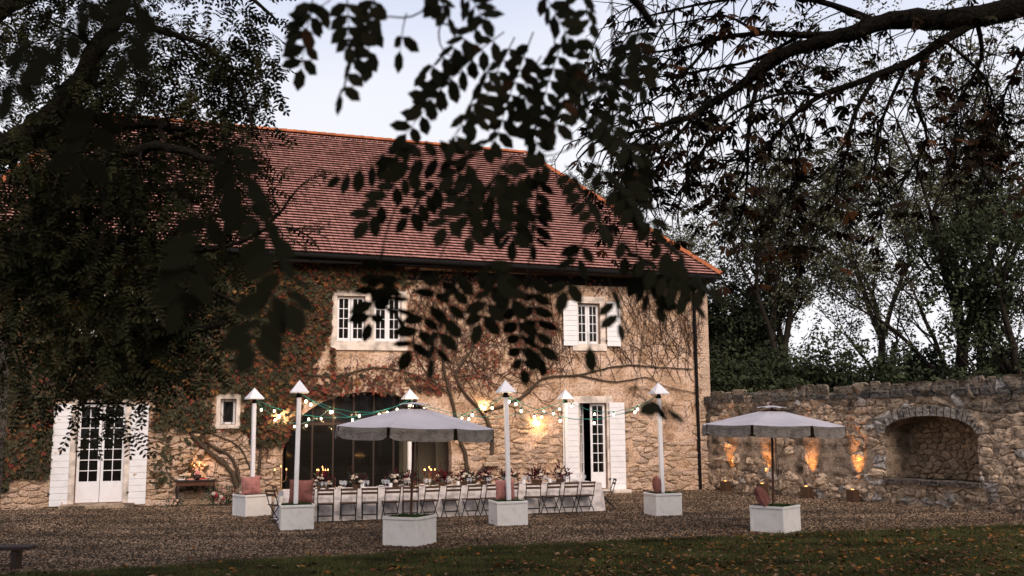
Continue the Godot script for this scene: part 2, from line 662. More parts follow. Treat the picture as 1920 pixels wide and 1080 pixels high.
func sheet(x0: float, z0: float, x1: float, z1: float, y: float, nx: int, nz: int, edge: int) -> MB:   # edge 1: the far side follows the lawn's edge
	var b = MB.new()
	for j in nz + 1:
		for i in nx + 1:
			var x = lerpf(x0, x1, float(i) / nx)
			var zf = lawn_edge(x) if edge == 1 else z0
			b.p(Vector3(x, y, lerpf(zf, z1, float(j) / nz)))
	for j in nz:
		for i in nx:
			var a = j * (nx + 1) + i
			b.t(a, a + nx + 1, a + nx + 2); b.t(a, a + nx + 2, a + 1)
	return b

func ground() -> void:
	struct("ground", sheet(-450, -500, 450, 120, -0.03, 4, 4, 0), M.soil)
	struct("gravel_yard", sheet(-20, -42, 16, -14, 0.0, 1, 1, 0), M.gravel_base)
	struct("lawn", sheet(-30, 0, 30, 12, 0.012, 160, 6, 1), M.soil)
	# loose gravel
	var pm = MB.new()
	pm.ball(Vector3.ZERO, Vector3(1, 0.6, 0.8), 5, 3)
	var wh = []
	var ti = PackedColorArray()
	var r = RandomNumberGenerator.new()
	r.seed = 11
	var gn = FastNoiseLite.new()
	gn.seed = 6
	gn.frequency = 0.35
	gn.fractal_octaves = 3
	for i in 190000:
		var dz = r.randf()
		var z = lerpf(-16.5, -37.0, pow(dz, 1.0))
		var half = -z * 0.55
		var x = r.randf_range(-half, half)
		var q = Vector3(x, 0.004, z)
		if z > lawn_edge(x) - 0.02 or x < -12.0 and z > -20.0: continue
		var hp = house_x.affine_inverse() * q
		if hp.z < 0.02: continue
		var gp = wall_x.affine_inverse() * q
		if gp.z < 0.02: continue
		var s = r.randf_range(0.011, 0.026) * (1.0 + 0.3 * r.randf())
		wh.append(Transform3D(Basis.from_euler(Vector3(r.randf() * 0.6, r.randf() * TAU, r.randf() * 0.6)).scaled(Vector3.ONE * s), q))
		var t = r.randf()
		var g = lerpf(0.035, 0.30, t * t) * (0.95 + 0.75 * gn.get_noise_2d(x * 0.6, z * 1.5))
		ti.append(Color(g * 1.12, g * 0.76, g * 0.50))
	scatter("gravel", pm.mesh(false), M.pebble, wh, ti, self)
	# grass
	var gm = MB.new()
	for k in 5:
		var a = TAU * k / 5.0 + 0.3 * k
		var d = Vector3(cos(a), 0, sin(a))
		var s = Vector3(-d.z, 0, d.x)
		var o = d * 0.025 * (k % 3)
		gm.col = Color(1, 1, 1)
		gm.tri(o - s * 0.006, o + s * 0.006, o + d * 0.035 + Vector3(0, 0.05 + 0.012 * k, 0))
	wh = []
	ti = PackedColorArray()
	for i in 150000:
		var z = -13.0 - 11.5 * r.randf()
		var half = -z * 0.56
		var x = r.randf_range(-half, half)
		if z < lawn_edge(x) + 0.16 * r.randf() - 0.05: continue
		var s = r.randf_range(0.5, 1.0)
		wh.append(Transform3D(Basis(Vector3.UP, r.randf() * TAU).scaled(Vector3(1, s, 1)), Vector3(x, 0.012, z)))
		var g = r.randf()
		var gk = 1.0 + 0.9 * gn.get_noise_2d(x * 1.5, z * 3.0)
		ti.append(Color(lerpf(0.030, 0.085, g), lerpf(0.036, 0.080, g), lerpf(0.012, 0.026, g)) * gk)
	scatter("grass", gm.mesh(false), M.grass_blade, wh, ti, self)
	# fallen leaves
	var lm = MB.new()
	lm.quad(Vector3(-0.5, 0, 0), Vector3(0, 0.14, 0.3), Vector3(0.55, 0.1, 0), Vector3(0, 0.05, -0.3))
	wh = []
	ti = PackedColorArray()
	var tones = [Color(0.16, 0.055, 0.022), Color(0.10, 0.042, 0.022), Color(0.22, 0.10, 0.035), Color(0.26, 0.16, 0.09), Color(0.07, 0.035, 0.02), Color(0.30, 0.12, 0.02)]
	for i in 24000:
		var z = -13.0 - 11.5 * r.randf()
		var half = -z * 0.56
		var x = r.randf_range(-half, half)
		var keep = (0.85 + 1.9 * gn.get_noise_2d(x * 2.5 + 40.0, z * 4.0)) * (0.35 + 0.75 * smoothstep(-2.0, 4.0, x + (z + 18.0) * 0.6))
		if z < lawn_edge(x) - 0.5: keep *= 0.05
		elif z < lawn_edge(x) + 1.3: keep *= 0.45
		if r.randf() > keep: continue
		var s = 0.035 + 0.10 * pow(r.randf(), 2.0)
		wh.append(Transform3D(Basis.from_euler(Vector3(r.randf_range(-0.5, 0.5), r.randf() * TAU, r.randf_range(-0.5, 0.5))).scaled(Vector3(s, s, s * r.randf_range(0.6, 1.0))), Vector3(x, 0.05 + 0.03 * r.randf(), z)))
		ti.append(tones[r.randi() % 6] * r.randf_range(0.45, 1.0))
	for i in 1500:   # a few blown over the gravel
		var z = r.randf_range(-18.0, -35.0)
		var x = r.randf_range(-11.0, 9.0)
		if z > lawn_edge(x) or (house_x.affine_inverse() * Vector3(x, 0, z)).z < 0.1 or (wall_x.affine_inverse() * Vector3(x, 0, z)).z < 0.1: continue
		if r.randf() > 0.25 + 0.75 * exp((z - lawn_edge(x)) * 0.9): continue
		var s = r.randf_range(0.04, 0.08)
		wh.append(Transform3D(Basis.from_euler(Vector3(r.randf_range(-0.3, 0.3), r.randf() * TAU, 0)).scaled(Vector3(s, s, s * 0.8)), Vector3(x, 0.03, z)))
		ti.append(tones[r.randi() % 6])
	scatter("fallen_leaves", lm.mesh(false), M.leaf, wh, ti, self)

# ---------- the farmhouse
func eave_v(u: float) -> float: return 7.86 - (u - 5.5) * 0.0172
func ridge_v(u: float) -> float: return 13.46 - (u - 3.7) * 0.0195

func build_house() -> void:
	house = thing("farmhouse", "long two-storey stone farmhouse with a hipped red tiled roof", "house")
	house.transform = house_x
	var U0 = -4.3
	var U1 = 20.45
	var holes = [[-0.62, 0.75, 0.12, 3.12], [0.0, 0.9, 5.12, 6.45], [3.5, 3.97, 2.42, 3.22], [7.06, 7.98, 5.1, 6.58], [8.28, 9.18, 5.1, 6.58], [15.42, 16.25, 5.12, 6.55], [15.42, 16.42, 0.12, 3.06]]
	var arches = [[5.42, 10.9, 0.0, 1.45, 3.45]]
	var b = MB.new()
	wall_face(b, U0, U1, 0.0, [eave_v(U0), eave_v(U1)], 0.55, holes, arches)
	part("wall", b, M.plaster, house)
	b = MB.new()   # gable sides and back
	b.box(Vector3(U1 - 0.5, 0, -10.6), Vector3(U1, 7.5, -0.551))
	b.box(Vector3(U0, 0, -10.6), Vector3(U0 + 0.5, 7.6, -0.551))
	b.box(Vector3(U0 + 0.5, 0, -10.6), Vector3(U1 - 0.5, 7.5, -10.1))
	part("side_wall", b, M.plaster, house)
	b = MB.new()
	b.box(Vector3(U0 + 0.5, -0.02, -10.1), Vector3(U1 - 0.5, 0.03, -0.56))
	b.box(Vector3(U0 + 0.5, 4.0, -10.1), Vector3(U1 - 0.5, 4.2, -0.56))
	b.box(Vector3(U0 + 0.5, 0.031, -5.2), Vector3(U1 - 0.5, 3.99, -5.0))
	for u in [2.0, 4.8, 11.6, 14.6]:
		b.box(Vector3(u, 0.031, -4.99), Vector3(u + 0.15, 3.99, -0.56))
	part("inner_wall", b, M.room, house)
	# stonework of the lower storey
	var polys = rubble(U0, 0.0, U1, 3.9, 0.36, 0.165, 0.22)
	var hp = []
	for h in holes: hp.append(rect_poly(h[0] - 0.24, h[2] - 0.2, h[1] + 0.24, h[3] + 0.24))
	for a in arches: hp.append(arch_poly(a[0] - 0.01, a[1] + 0.01, -0.1, a[3], a[4] + 0.01))
	polys = cut(polys, hp)
	var n = FastNoiseLite.new()
	n.seed = 9
	n.frequency = 0.5
	var keep = []
	var tones = []
	for q in polys:
		var c = middle(q)
		var limit = 2.3 + n.get_noise_2d(c.x, c.y * 0.7) * 1.6
		if c.x > 11.0 and c.x < 15.0: limit += 0.3
		if c.x > 4.2 and c.x < 5.4: limit -= 0.5
		if c.y > limit or n.get_noise_2d(c.x * 1.7 + 50.0, c.y * 2.0) > 0.34 and c.y > 0.5: continue
		keep.append(q)
		var k = rng.randf_range(0.74, 1.14)
		var w = rng.randf_range(-0.03, 0.03)
		tones.append(Color((0.64 + w) * k, (0.45 + w * 0.3) * k, (0.325 - w * 0.6) * k))
	lay_stones(keep, tones, M.stone, house, 0.012, 0.030, 0.7)
	# quoins up the far corner
	for k in 19:
		var q = MB.new()
		var wd = 0.5 if k % 2 else 0.34
		q.col = Color(0.64, 0.455, 0.335) * rng.randf_range(0.88, 1.08)
		q.bevel(Vector3(-wd, 0.008, -0.03), Vector3(0.012, 0.385, 0.012), 0.012)
		part("quoin", q, M.stone, house, Vector3(U1 + 0.004, k * 0.393, 0))
	roof(U0, U1)
	openings()

func roof(U0: float, U1: float) -> void:
	var rb = MB.new()
	var e0 = U0 - 0.3
	var e1 = U1 + 0.18
	var wf = 0.75
	var wb = -11.3
	var ra = 0.2
	var rb_u = 15.1
	var wr = -5.0
	var p00 = Vector3(e0, eave_v(e0), wf)
	var p10 = Vector3(e1, eave_v(e1), wf)
	var p01 = Vector3(e0, eave_v(e0), wb)
	var p11 = Vector3(e1, eave_v(e1), wb)
	ra = -1.3
	var r0 = Vector3(ra, ridge_v(ra), wr)
	var r1 = Vector3(rb_u, ridge_v(rb_u), wr)
	var dn = Vector3(0, -0.06, 0)
	rb.quad(p00 + dn, p10 + dn, r1 + dn, r0 + dn)
	rb.quad(p11 + dn, p01 + dn, r0 + dn, r1 + dn)
	rb.tri(p10 + dn, p11 + dn, r1 + dn)
	rb.tri(p01 + dn, p00 + dn, r0 + dn)
	# soffit
	rb.quad(p01 + dn * 3, p11 + dn * 3, p10 + dn * 3, p00 + dn * 3)
	var rf = part("roof", rb, M.dark_wood, house)
	# plain tiles in courses, each lapping the one below
	var tb = MB.new()
	var r = RandomNumberGenerator.new()
	r.seed = 21
	var rows = 48
	var slopes = [[p00, p10, r0, r1, 0.2], [p10, p11, r1, r1, 0.5], [p01, p00, r0, r0, 0.5]]
	for s in slopes:
		var a0: Vector3 = s[0]; var a1: Vector3 = s[1]; var b0: Vector3 = s[2]; var b1: Vector3 = s[3]
		var nrm = (a1 - a0).cross(b0 - a0).normalized()
		for j in rows:
			var t0 = float(j) / rows
			var t1 = float(j + 1) / rows
			var l0 = a0.lerp(b0, t0); var l1 = a1.lerp(b1, t0)
			var h0 = a0.lerp(b0, t1); var h1 = a1.lerp(b1, t1)
			var cnt = maxi(1, int(l0.distance_to(l1) / s[4]))
			var off = 0.5 * (j % 2)
			var last = j >= rows - 2
			for i in cnt + 1:
				var f0 = clampf((i - off) / cnt, 0.0, 1.0)
				var f1 = clampf((i + 1 - off) / cnt, 0.0, 1.0)
				if f1 - f0 < 0.0001: continue
				var k = r.randf_range(0.82, 1.12)
				var g = 1.25 if last else 1.0
				if r.randf() < 0.06: k *= 0.72
				tb.col = Color(0.56 * k * g, 0.275 * k * g, 0.23 * k * g)
				var lift = 0.066 + r.randf_range(-0.004, 0.008)
				var gap = 0.006 / maxf(l0.distance_to(l1), 1.0)
				var q0 = l0.lerp(l1, f0 + gap) + nrm * lift
				var q1 = l0.lerp(l1, f1 - gap) + nrm * lift
				var q2 = h0.lerp(h1, f1 - gap) + nrm * 0.004
				var q3 = h0.lerp(h1, f0 + gap) + nrm * 0.004
				tb.quad(q0, q1, q2, q3)
				var u0 = l0.lerp(l1, f0 + gap) + nrm * (lift - 0.050)
				var u1 = l0.lerp(l1, f1 - gap) + nrm * (lift - 0.050)
				tb.col = Color(0.07, 0.02, 0.012)  # front edge coloured dark as the shadow line under the course
				tb.quad(u0, u1, q1, q0)
	var tl = part("roof_tiles", tb, M.roof_tile, rf)
	tl.set_meta("kind", "stuff")
	# half-round ridge and hip tiles
	var rm = []
	for k in 3:
		var m = MB.new()
		m.col = Color(0.42, 0.13, 0.055) * (0.85 + 0.15 * k)
		var rings = []
		for e in [[0.0, 0.155], [0.40, 0.13]]:
			var row = []
			for i in 7:
				var an = PI * i / 6
				row.append(m.p(Vector3(e[0], sin(an) * e[1] * 0.85, -cos(an) * e[1])))
			rings.append(row)
		for i in 6:
			m.t(rings[0][i], rings[1][i], rings[1][i + 1]); m.t(rings[0][i], rings[1][i + 1], rings[0][i + 1])
		var m2 = m.v.size()
		for i in 7:
			var an = PI * i / 6
			m.p(Vector3(0, sin(an) * 0.12 * 0.85, -cos(an) * 0.12))
		for i in 6:
			m.t(rings[0][i + 1], rings[0][i], m2 + i) if false else m.t(rings[0][i], rings[0][i + 1], m2 + i + 1)
			m.t(rings[0][i], m2 + i + 1, m2 + i)
		rm.append(m.mesh())
	for line in [[r1, r0], [p10, r1], [p00, r0]]:
		var d: Vector3 = line[1] - line[0]
		var cnt = int(d.length() / 0.36)
		var x = d.normalized()
		var y = (Vector3.UP - x * x.y).normalized()
		for i in cnt:
			var o = put("ridge_tile", rm[r.randi() % 3], M.roof_tile, rf)
			o.transform = Transform3D(Basis(x, y, x.cross(y)), line[0].lerp(line[1], float(i) / cnt) + y * 0.03)
	# gutter and downpipe
	var gb = MB.new()
	var ga = Vector3(e0, eave_v(e0) - 0.10, wf + 0.06)
	var gc = Vector3(e1, eave_v(e1) - 0.10, wf + 0.06)
	gb.tube([ga, gc], [0.085, 0.085], 8)
	part("gutter", gb, M.gutter, house)
	gb = MB.new()
	gb.box(Vector3(e0, eave_v(e0) - 0.36, wf - 0.06), Vector3(e1, eave_v(e1) - 0.06, wf - 0.02))
	gb.box(Vector3(U0, 7.18, 0.002), Vector3(U1, 7.5, 0.03))
	part("fascia", gb, M.gutter, house)
	gb = MB.new()
	gb.tube([Vector3(19.85, 7.55, wf - 0.05), Vector3(19.87, 7.35, 0.5), Vector3(19.88, 7.1, 0.1), Vector3(19.89, 6.6, 0.08), Vector3(19.9, 0.0, 0.08)], [0.055, 0.055, 0.055, 0.055, 0.055], 8)
	var dp = part("downpipe", gb, M.gutter, house)
	for v in [1.2, 3.0, 4.8, 6.4]:
		gb = MB.new()
		gb.lathe([[0.07, 0.0], [0.075, 0.03], [0.07, 0.06]], 8)
		part("pipe_bracket", gb, M.gutter, dp, Vector3(19.895, v, 0.08))

func board_shutter(called: String, w: float, h: float, boards: int, at0: Vector3, turn: float) -> void:
	var b = MB.new()
	b.box(Vector3(0.004, 0.004, -0.022), Vector3(w - 0.004, h - 0.004, -0.008))
	b.box(Vector3(0.05, 0.1, -0.04), Vector3(0.12, h - 0.1, -0.023))
	var s = part(called, b, M.white_paint, house, at0, turn)
	var bh = h / boards
	for k in boards:
		b = MB.new()
		b.bevel(Vector3(0, k * bh + 0.006, -0.007), Vector3(w, (k + 1) * bh - 0.003, 0.016 + rng.randf_range(-0.002, 0.002)), 0.006)
		part("board", b, M.white_paint, s)
	for v in [0.12, 0.88]:
		b = MB.new()
		b.box(Vector3(-0.05, h * v - 0.015, -0.03), Vector3(0.02, h * v + 0.015, 0.024))
		part("hinge", b, M.black_metal, s)

# a glazed leaf: stiles, rails, glazing bars and panes; origin at its lower hinge corner
func leaf_of(called: String, w: float, h: float, cols: int, rows: int, kick: float, at0: Vector3, turn: float) -> void:
	var st = 0.075
	var b = MB.new()
	b.box(Vector3(0, 0, -0.025), Vector3(st, h, 0.025))
	b.box(Vector3(w - st, 0, -0.025), Vector3(w, h, 0.025))
	b.box(Vector3(st, h - st, -0.025), Vector3(w - st, h, 0.025))
	b.box(Vector3(st, 0, -0.025), Vector3(w - st, kick, 0.025))
	if kick > 0.3: b.box(Vector3(st + 0.05, 0.1, 0.025), Vector3(w - st - 0.05, kick - 0.1, 0.034))
	var s = part(called, b, M.white_paint, house, at0, turn)
	var iw = w - 2 * st
	var ih = h - st - kick
	for k in range(1, cols):
		b = MB.new()
		b.box(Vector3(st + iw * k / cols - 0.012, kick, -0.018), Vector3(st + iw * k / cols + 0.012, h - st, 0.018))
		part("glazing_bar", b, M.white_paint, s)
	for k in range(1, rows):
		b = MB.new()
		b.box(Vector3(st, kick + ih * k / rows - 0.012, -0.0165), Vector3(w - st, kick + ih * k / rows + 0.012, 0.0165))
		part("glazing_bar", b, M.white_paint, s)
	for i in cols:
		for j in rows:
			b = MB.new()
			var a0 = st + iw * i / cols + 0.008
			var a1 = st + iw * (i + 1) / cols - 0.008
			var c0 = kick + ih * j / rows + 0.008
			var c1 = kick + ih * (j + 1) / rows - 0.008
			b.box(Vector3(a0, c0, -0.003), Vector3(a1, c1, 0.003))
			var o = part("pane", b, M.pane, s)
			o.rotation = Vector3(rng.randf_range(-0.008, 0.008), rng.randf_range(-0.008, 0.008), 0)

func surround(called: String, u0: float, u1: float, v0: float, v1: float, side: float, head: float, sill: float) -> void:
	var b = MB.new()
	b.bevel(Vector3(u0 - side, v0, -0.02), Vector3(u0, v1, 0.035), 0.008)
	b.bevel(Vector3(u1, v0, -0.02), Vector3(u1 + side, v1, 0.035), 0.008)
	var s = part(called, b, M.limestone, house)
	b = MB.new()
	b.bevel(Vector3(u0 - side - 0.01, v1 + 0.002, -0.02), Vector3(u1 + side + 0.01, v1 + head, 0.038), 0.008)
	part("lintel", b, M.limestone, s)
	if sill > 0:
		b = MB.new()
		b.bevel(Vector3(u0 - side - 0.03, v0 - sill, -0.02), Vector3(u1 + side + 0.03, v0 - 0.002, 0.07), 0.01)
		part("sill", b, M.limestone, s)

func openings() -> void:
	# the French door behind the hanging leaves, both leaves shut
	leaf_of("door", 0.66, 2.92, 2, 7, 0.62, Vector3(-0.60, 0.14, -0.16), 0.0)
	leaf_of("door", 0.66, 2.92, 2, 7, 0.62, Vector3(0.075, 0.14, -0.16), 0.0)
	surround("stone_surround", -0.62, 0.75, 0.12, 3.12, 0.17, 0.2, 0.0)
	board_shutter("shutter", 0.5, 3.02, 16, Vector3(-1.28, 0.06, 0.06), 0.0)
	board_shutter("shutter", 0.5, 3.02, 16, Vector3(0.90, 0.06, 0.06), 0.0)
	var b = MB.new()
	b.bevel(Vector3(-0.95, 0.0, 0.04), Vector3(1.1, 0.12, 0.55), 0.02)
	part("door_step", b, M.old_mortar, house)
	# upstairs window behind the tree
	leaf_of("window", 0.43, 1.30, 2, 4, 0.09, Vector3(0.01, 5.13, -0.18), 0.0)
	leaf_of("window", 0.43, 1.30, 2, 4, 0.09, Vector3(0.46, 5.13, -0.18), 0.0)
	surround("stone_surround", 0.0, 0.9, 5.12, 6.45, 0.16, 0.2, 0.18)
	board_shutter("shutter", 0.5, 1.48, 9, Vector3(-0.68, 5.06, 0.07), 0.0)
	board_shutter("shutter", 0.5, 1.48, 9, Vector3(1.08, 5.06, 0.07), 0.0)
	# small barred window
	leaf_of("window", 0.45, 0.78, 1, 1, 0.07, Vector3(3.51, 2.43, -0.22), 0.0)
	surround("stone_surround", 3.5, 3.97, 2.42, 3.22, 0.13, 0.15, 0.12)
	for u in [3.62, 3.85]:
		b = MB.new()
		b.rod(Vector3(u, 2.40, 0.0), Vector3(u, 3.22, 0.0), 0.011)
		part("window_bar", b, M.black_metal, house)
	# twin window over the arch, four casements
	for u in [7.07, 7.53, 8.285, 8.735]:
		leaf_of("window", 0.445, 1.46, 2, 4, 0.09, Vector3(u, 5.11, -0.15), 0.0)
	surround("stone_surround", 7.06, 9.18, 5.1, 6.58, 0.17, 0.2, 0.3)
	b = MB.new()
	b.bevel(Vector3(7.98, 5.1, -0.02), Vector3(8.28, 6.58, 0.03), 0.008)
	part("mullion", b, M.limestone, house)
	# right-hand window with open shutters
	leaf_of("window", 0.40, 1.40, 2, 4, 0.09, Vector3(15.43, 5.13, -0.18), 0.0)
	leaf_of("window", 0.40, 1.40, 2, 4, 0.09, Vector3(15.84, 5.13, -0.18), 0.0)
	surround("stone_surround", 15.42, 16.25, 5.12, 6.55, 0.19, 0.24, 0.24)
	board_shutter("shutter", 0.52, 1.58, 9, Vector3(14.86, 5.04, 0.075), 0.0)
	board_shutter("shutter", 0.52, 1.58, 9, Vector3(16.48, 5.04, 0.075), 0.0)
	# door by the table, its leaves swung into the room
	leaf_of("door", 0.50, 2.90, 2, 7, 0.55, Vector3(15.43, 0.14, -0.14), deg_to_rad(52))
	leaf_of("door", 0.52, 2.90, 2, 7, 0.55, Vector3(15.89, 0.14, -0.22), deg_to_rad(-10))
	surround("stone_surround", 15.42, 16.42, 0.12, 3.06, 0.2, 0.24, 0.0)
	board_shutter("shutter", 0.57, 2.98, 16, Vector3(14.78, 0.1, 0.075), 0.0)
	board_shutter("shutter", 0.57, 2.98, 16, Vector3(16.5, 0.1, 0.075), 0.0)
	b = MB.new()
	b.bevel(Vector3(15.2, 0.0, 0.04), Vector3(17.1, 0.11, 0.5), 0.02)
	part("door_step", b, M.limestone, house)
	# glazed screen set back in the cart arch
	b = MB.new()
	for u in [5.42, 6.35, 7.02, 7.68, 8.34, 9.0, 9.72, 10.84]:
		b.box(Vector3(u, 0.02, -0.52), Vector3(u + 0.06, 3.40, -0.45))
	b.box(Vector3(5.42, 2.38, -0.515), Vector3(10.9, 2.46, -0.455))
	b.box(Vector3(5.42, 0.02, -0.515), Vector3(10.9, 0.14, -0.455))
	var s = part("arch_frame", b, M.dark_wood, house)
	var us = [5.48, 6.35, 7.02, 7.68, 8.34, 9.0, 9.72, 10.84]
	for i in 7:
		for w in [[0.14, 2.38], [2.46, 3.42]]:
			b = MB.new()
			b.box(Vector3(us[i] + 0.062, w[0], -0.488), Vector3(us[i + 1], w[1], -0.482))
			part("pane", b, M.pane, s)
	b = MB.new()   # pale plaster niche inside, at the end of the arch
	wall_face(b, 9.5, 11.5, 0.04, [3.6, 3.6], 0.25, [], [[9.75, 10.62, 0.04, 1.6, 2.15]])
	part("inner_arch", b, M.cream, house, Vector3(0, 0, -1.2))
	b = MB.new()
	b.box(Vector3(9.5, 0.04, -2.1), Vector3(11.5, 3.6, -2.0))
	part("alcove_wall", b, M.cream, house)
	b = MB.new()   # worn stone corbel sticking out of the wall
	b.col = Color(0.5, 0.37, 0.27)
	b.bevel(Vector3(11.95, 0.98, 0.0), Vector3(12.5, 1.12, 0.28), 0.04)
	b.bevel(Vector3(12.05, 1.13, 0.0), Vector3(12.45, 1.34, 0.16), 0.04)
	part("corbel", b, M.stone, house)

# ---------- the garden wall with its arched recess
func garden_wall() -> void:
	var w = thing("garden_wall", "weathered rubble garden wall with an arched recess, running forward from the house", "wall")
	w.transform = wall_x
	var len = 17.0
	var ar = [7.78, 10.77, 0.66, 2.0, 2.48]
	var b = MB.new()
	wall_face(b, -0.3, len, 0.0, [3.02, 3.02], 1.0, [], [ar])
	b.box(Vector3(-0.3, 0.0, -1.25), Vector3(len, 3.02, -1.0))
	b.quad(Vector3(-0.3, 3.02, 0), Vector3(len, 3.02, 0), Vector3(len, 3.02, -1.0), Vector3(-0.3, 3.02, -1.0))
	b.quad(Vector3(len, 0, 0), Vector3(len, 0, -1.0), Vector3(len, 3.02, -1.0), Vector3(len, 3.02, 0))
	part("wall_core", b, M.old_mortar, w)
	b = MB.new()
	b.box(Vector3(7.79, 0.661, -0.99), Vector3(10.76, 0.72, -0.28))
	part("turf", b, M.turf, w)
	b = MB.new()
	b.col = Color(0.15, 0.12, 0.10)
	for i in 5:
		b.bevel(Vector3(7.72 + i * 0.625, 0.60, -0.27), Vector3(7.72 + i * 0.625 + 0.61, 0.735 + 0.012 * (i % 2), 0.10), 0.025)
	part("sill", b, M.old_stone, w)
	# face stones
	var holes = [arch_poly(7.77, 10.78, 0.62, 2.0, 2.82, 16), rect_poly(7.7, 0.55, 10.85, 0.76)]
	var polys = cut(rubble(-0.2, 0.0, 14.5, 3.05, 0.36, 0.225, 0.24), holes)
	var tones = []
	var n = FastNoiseLite.new()
	n.seed = 4
	n.frequency = 0.55
	var keep = []
	for q in polys:
		var c = middle(q)
		# rendered stretch where the old mortar still hides the stones
		if c.x < 7.2 and c.y > 0.75 and c.y < 2.2 and n.get_noise_2d(c.x * 1.3, c.y * 1.3) > -0.3: continue
		keep.append(q)
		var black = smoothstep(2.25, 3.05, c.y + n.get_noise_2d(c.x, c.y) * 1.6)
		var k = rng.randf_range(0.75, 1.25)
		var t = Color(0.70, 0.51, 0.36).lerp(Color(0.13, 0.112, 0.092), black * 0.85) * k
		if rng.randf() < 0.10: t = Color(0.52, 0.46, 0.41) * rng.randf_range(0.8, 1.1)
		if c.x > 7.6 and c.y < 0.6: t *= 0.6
		tones.append(t)
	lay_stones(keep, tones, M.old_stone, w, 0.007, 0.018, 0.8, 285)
	# voussoirs
	var m = 21
	for i in m:
		var a0 = PI * (i + 0.06) / m
		var a1 = PI * (i + 0.94) / m
		var q = MB.new()
		q.col = Color(0.36, 0.315, 0.27) * rng.randf_range(0.65, 1.2)
		var row = []
		var hgt = rng.randf_range(0.26, 0.34)
		for e in [[a0, 0.0], [a1, 0.0], [a1, hgt], [a0, hgt]]:
			var base = Vector2(9.275 + 1.495 * cos(e[0]), 2.0 + 0.48 * sin(e[0]))
			var nd = Vector2(cos(e[0]) * 0.48 / 1.495, sin(e[0])).normalized()
			row.append(base + nd * e[1])
		var ce = (row[0] + row[1] + row[2] + row[3]) * 0.25
		var fr = []
		var bk = []
		for k in 4:
			var d = row[k] - ce
			fr.append(Vector3(d.x * 0.9, d.y * 0.93, rng.randf_range(0.045, 0.08)))
			bk.append(Vector3(d.x, d.y, -0.2))
		q.quad(fr[1], fr[0], fr[3], fr[2])
		for k in 4:
			q.quad(fr[k], fr[(k + 1) % 4], bk[(k + 1) % 4], bk[k])
		part("voussoir", q, M.old_stone, w, Vector3(ce.x, ce.y, 0))
	# back of the recess
	var back = rubble(7.8, 0.7, 10.75, 2.5, 0.26, 0.16, 0.12)
	var rb = MB.new()
	for q in back:
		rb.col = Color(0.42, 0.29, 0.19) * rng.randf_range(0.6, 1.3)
		stone_shape(rb, q, 0.012, 0.035, 0.6)
	var rs = part("recess_stones", rb, M.stone, w, Vector3(0, 0, -0.99))
	rs.set_meta("kind", "stuff")
	# uneven coping
	var u = -0.3
	while u < len:
		var l = rng.randf_range(0.35, 0.8)
		var hh = 0.16 + 0.05 * sin(u * 0.9) + rng.randf_range(0.0, 0.1) + (0.03 if u > 8.5 else 0.0)
		if u < 2.0: hh += 0.06
		var q = MB.new()
		q.col = Color(0.13, 0.115, 0.10) * rng.randf_range(0.6, 1.5)
		q.bevel(Vector3(0.006, 0.0, -0.96), Vector3(l - 0.008, hh, 0.03 + rng.randf_range(0, 0.05)), 0.045)
		part("coping_stone", q, M.old_stone, w, Vector3(u, 3.022, 0))
		u += l
	# wood blocks with uplights at the foot of the wall
	var words = ["wood block uplight next to the downpipe end of the wall", "wood block uplight behind the parasol's pole", "wood block uplight between the parasol pole and the last block before the recess", "wood block uplight closest to the arched recess"]
	var spots = [1.15, 2.95, 4.9, 6.75]
	for i in 4:
		var g = wall_x * Vector3(spots[i] + 0.02, 0, 0.34)
		var t = thing("wall_uplight", words[i], "uplight", g, wall_x.basis.get_euler().y + rng.randf_range(-0.25, 0.25), "wooden uplights along the garden wall")
		b = MB.new()
		b.col = Color(0.2, 0.13, 0.08)
		b.bevel(Vector3(-0.14, 0, -0.13), Vector3(0.14, 0.36, 0.13), 0.012)
		part("block", b, M.slat_wood, t)
		b = MB.new()
		b.lathe([[0.04, 0.0], [0.05, 0.012], [0.0, 0.014]], 10)
		part("lamp_lens", b, M.lamp_lens, t, Vector3(0, 0.362, 0.0))
		var s = SpotLight3D.new()
		s.name = "uplight_beam"
		t.add_child(s, true)
		s.light_color = Color(1.0, 0.67, 0.35)
		s.light_energy = 2.4
		s.light_size = 0.03
		s.spot_range = 8.0
		s.spot_attenuation = 2.0
		s.spot_angle = 20.0
		s.spot_angle_attenuation = 1.0
		s.shadow_enabled = true
		var from = wall_x * Vector3(spots[i] + 0.02, 0.385, 0.33)
		s.look_at_from_position(from, wall_x * Vector3(spots[i], 1.30, 0.0))
	# stone pier at the yard's other edge
	var pz = thing("stone_pier", "dark pier of squared stone blocks at the edge of the yard before the house", "pier", Vector3(-12.33, 0, -23.1))
	var v = 0.0
	while v < 4.1:
		var hh = rng.randf_range(0.42, 0.75)
		b = MB.new()
		b.col = Color(0.12, 0.10, 0.08) * rng.randf_range(0.75, 1.25)
		var j = rng.randf_range(-0.02, 0.05)
		b.bevel(Vector3(-0.45, 0.006, -0.4), Vector3(0.45 + j, hh, 0.4), 0.02)
		part("stone_block", b, M.old_stone, pz, Vector3(0, v, 0))
		v += hh
	# garden bench in the shade
	var g0 = on_ground(22, 1068)
	var be = thing("bench", "low dark wooden bench on the lawn's edge in deep shade", "bench", Vector3(g0.x - 0.1, 0, g0.z), 0.1)
	b = MB.new()
	b.bevel(Vector3(-0.65, 0.33, -0.17), Vector3(0.42, 0.39, 0.17), 0.01)
	part("seat", b, M.dark_wood, be)
	for x in [-0.5, 0.16]:
		b = MB.new()
		b.bevel(Vector3(x - 0.05, 0.0, -0.13), Vector3(x + 0.05, 0.33, 0.13), 0.008)
		part("leg", b, M.dark_wood, be)

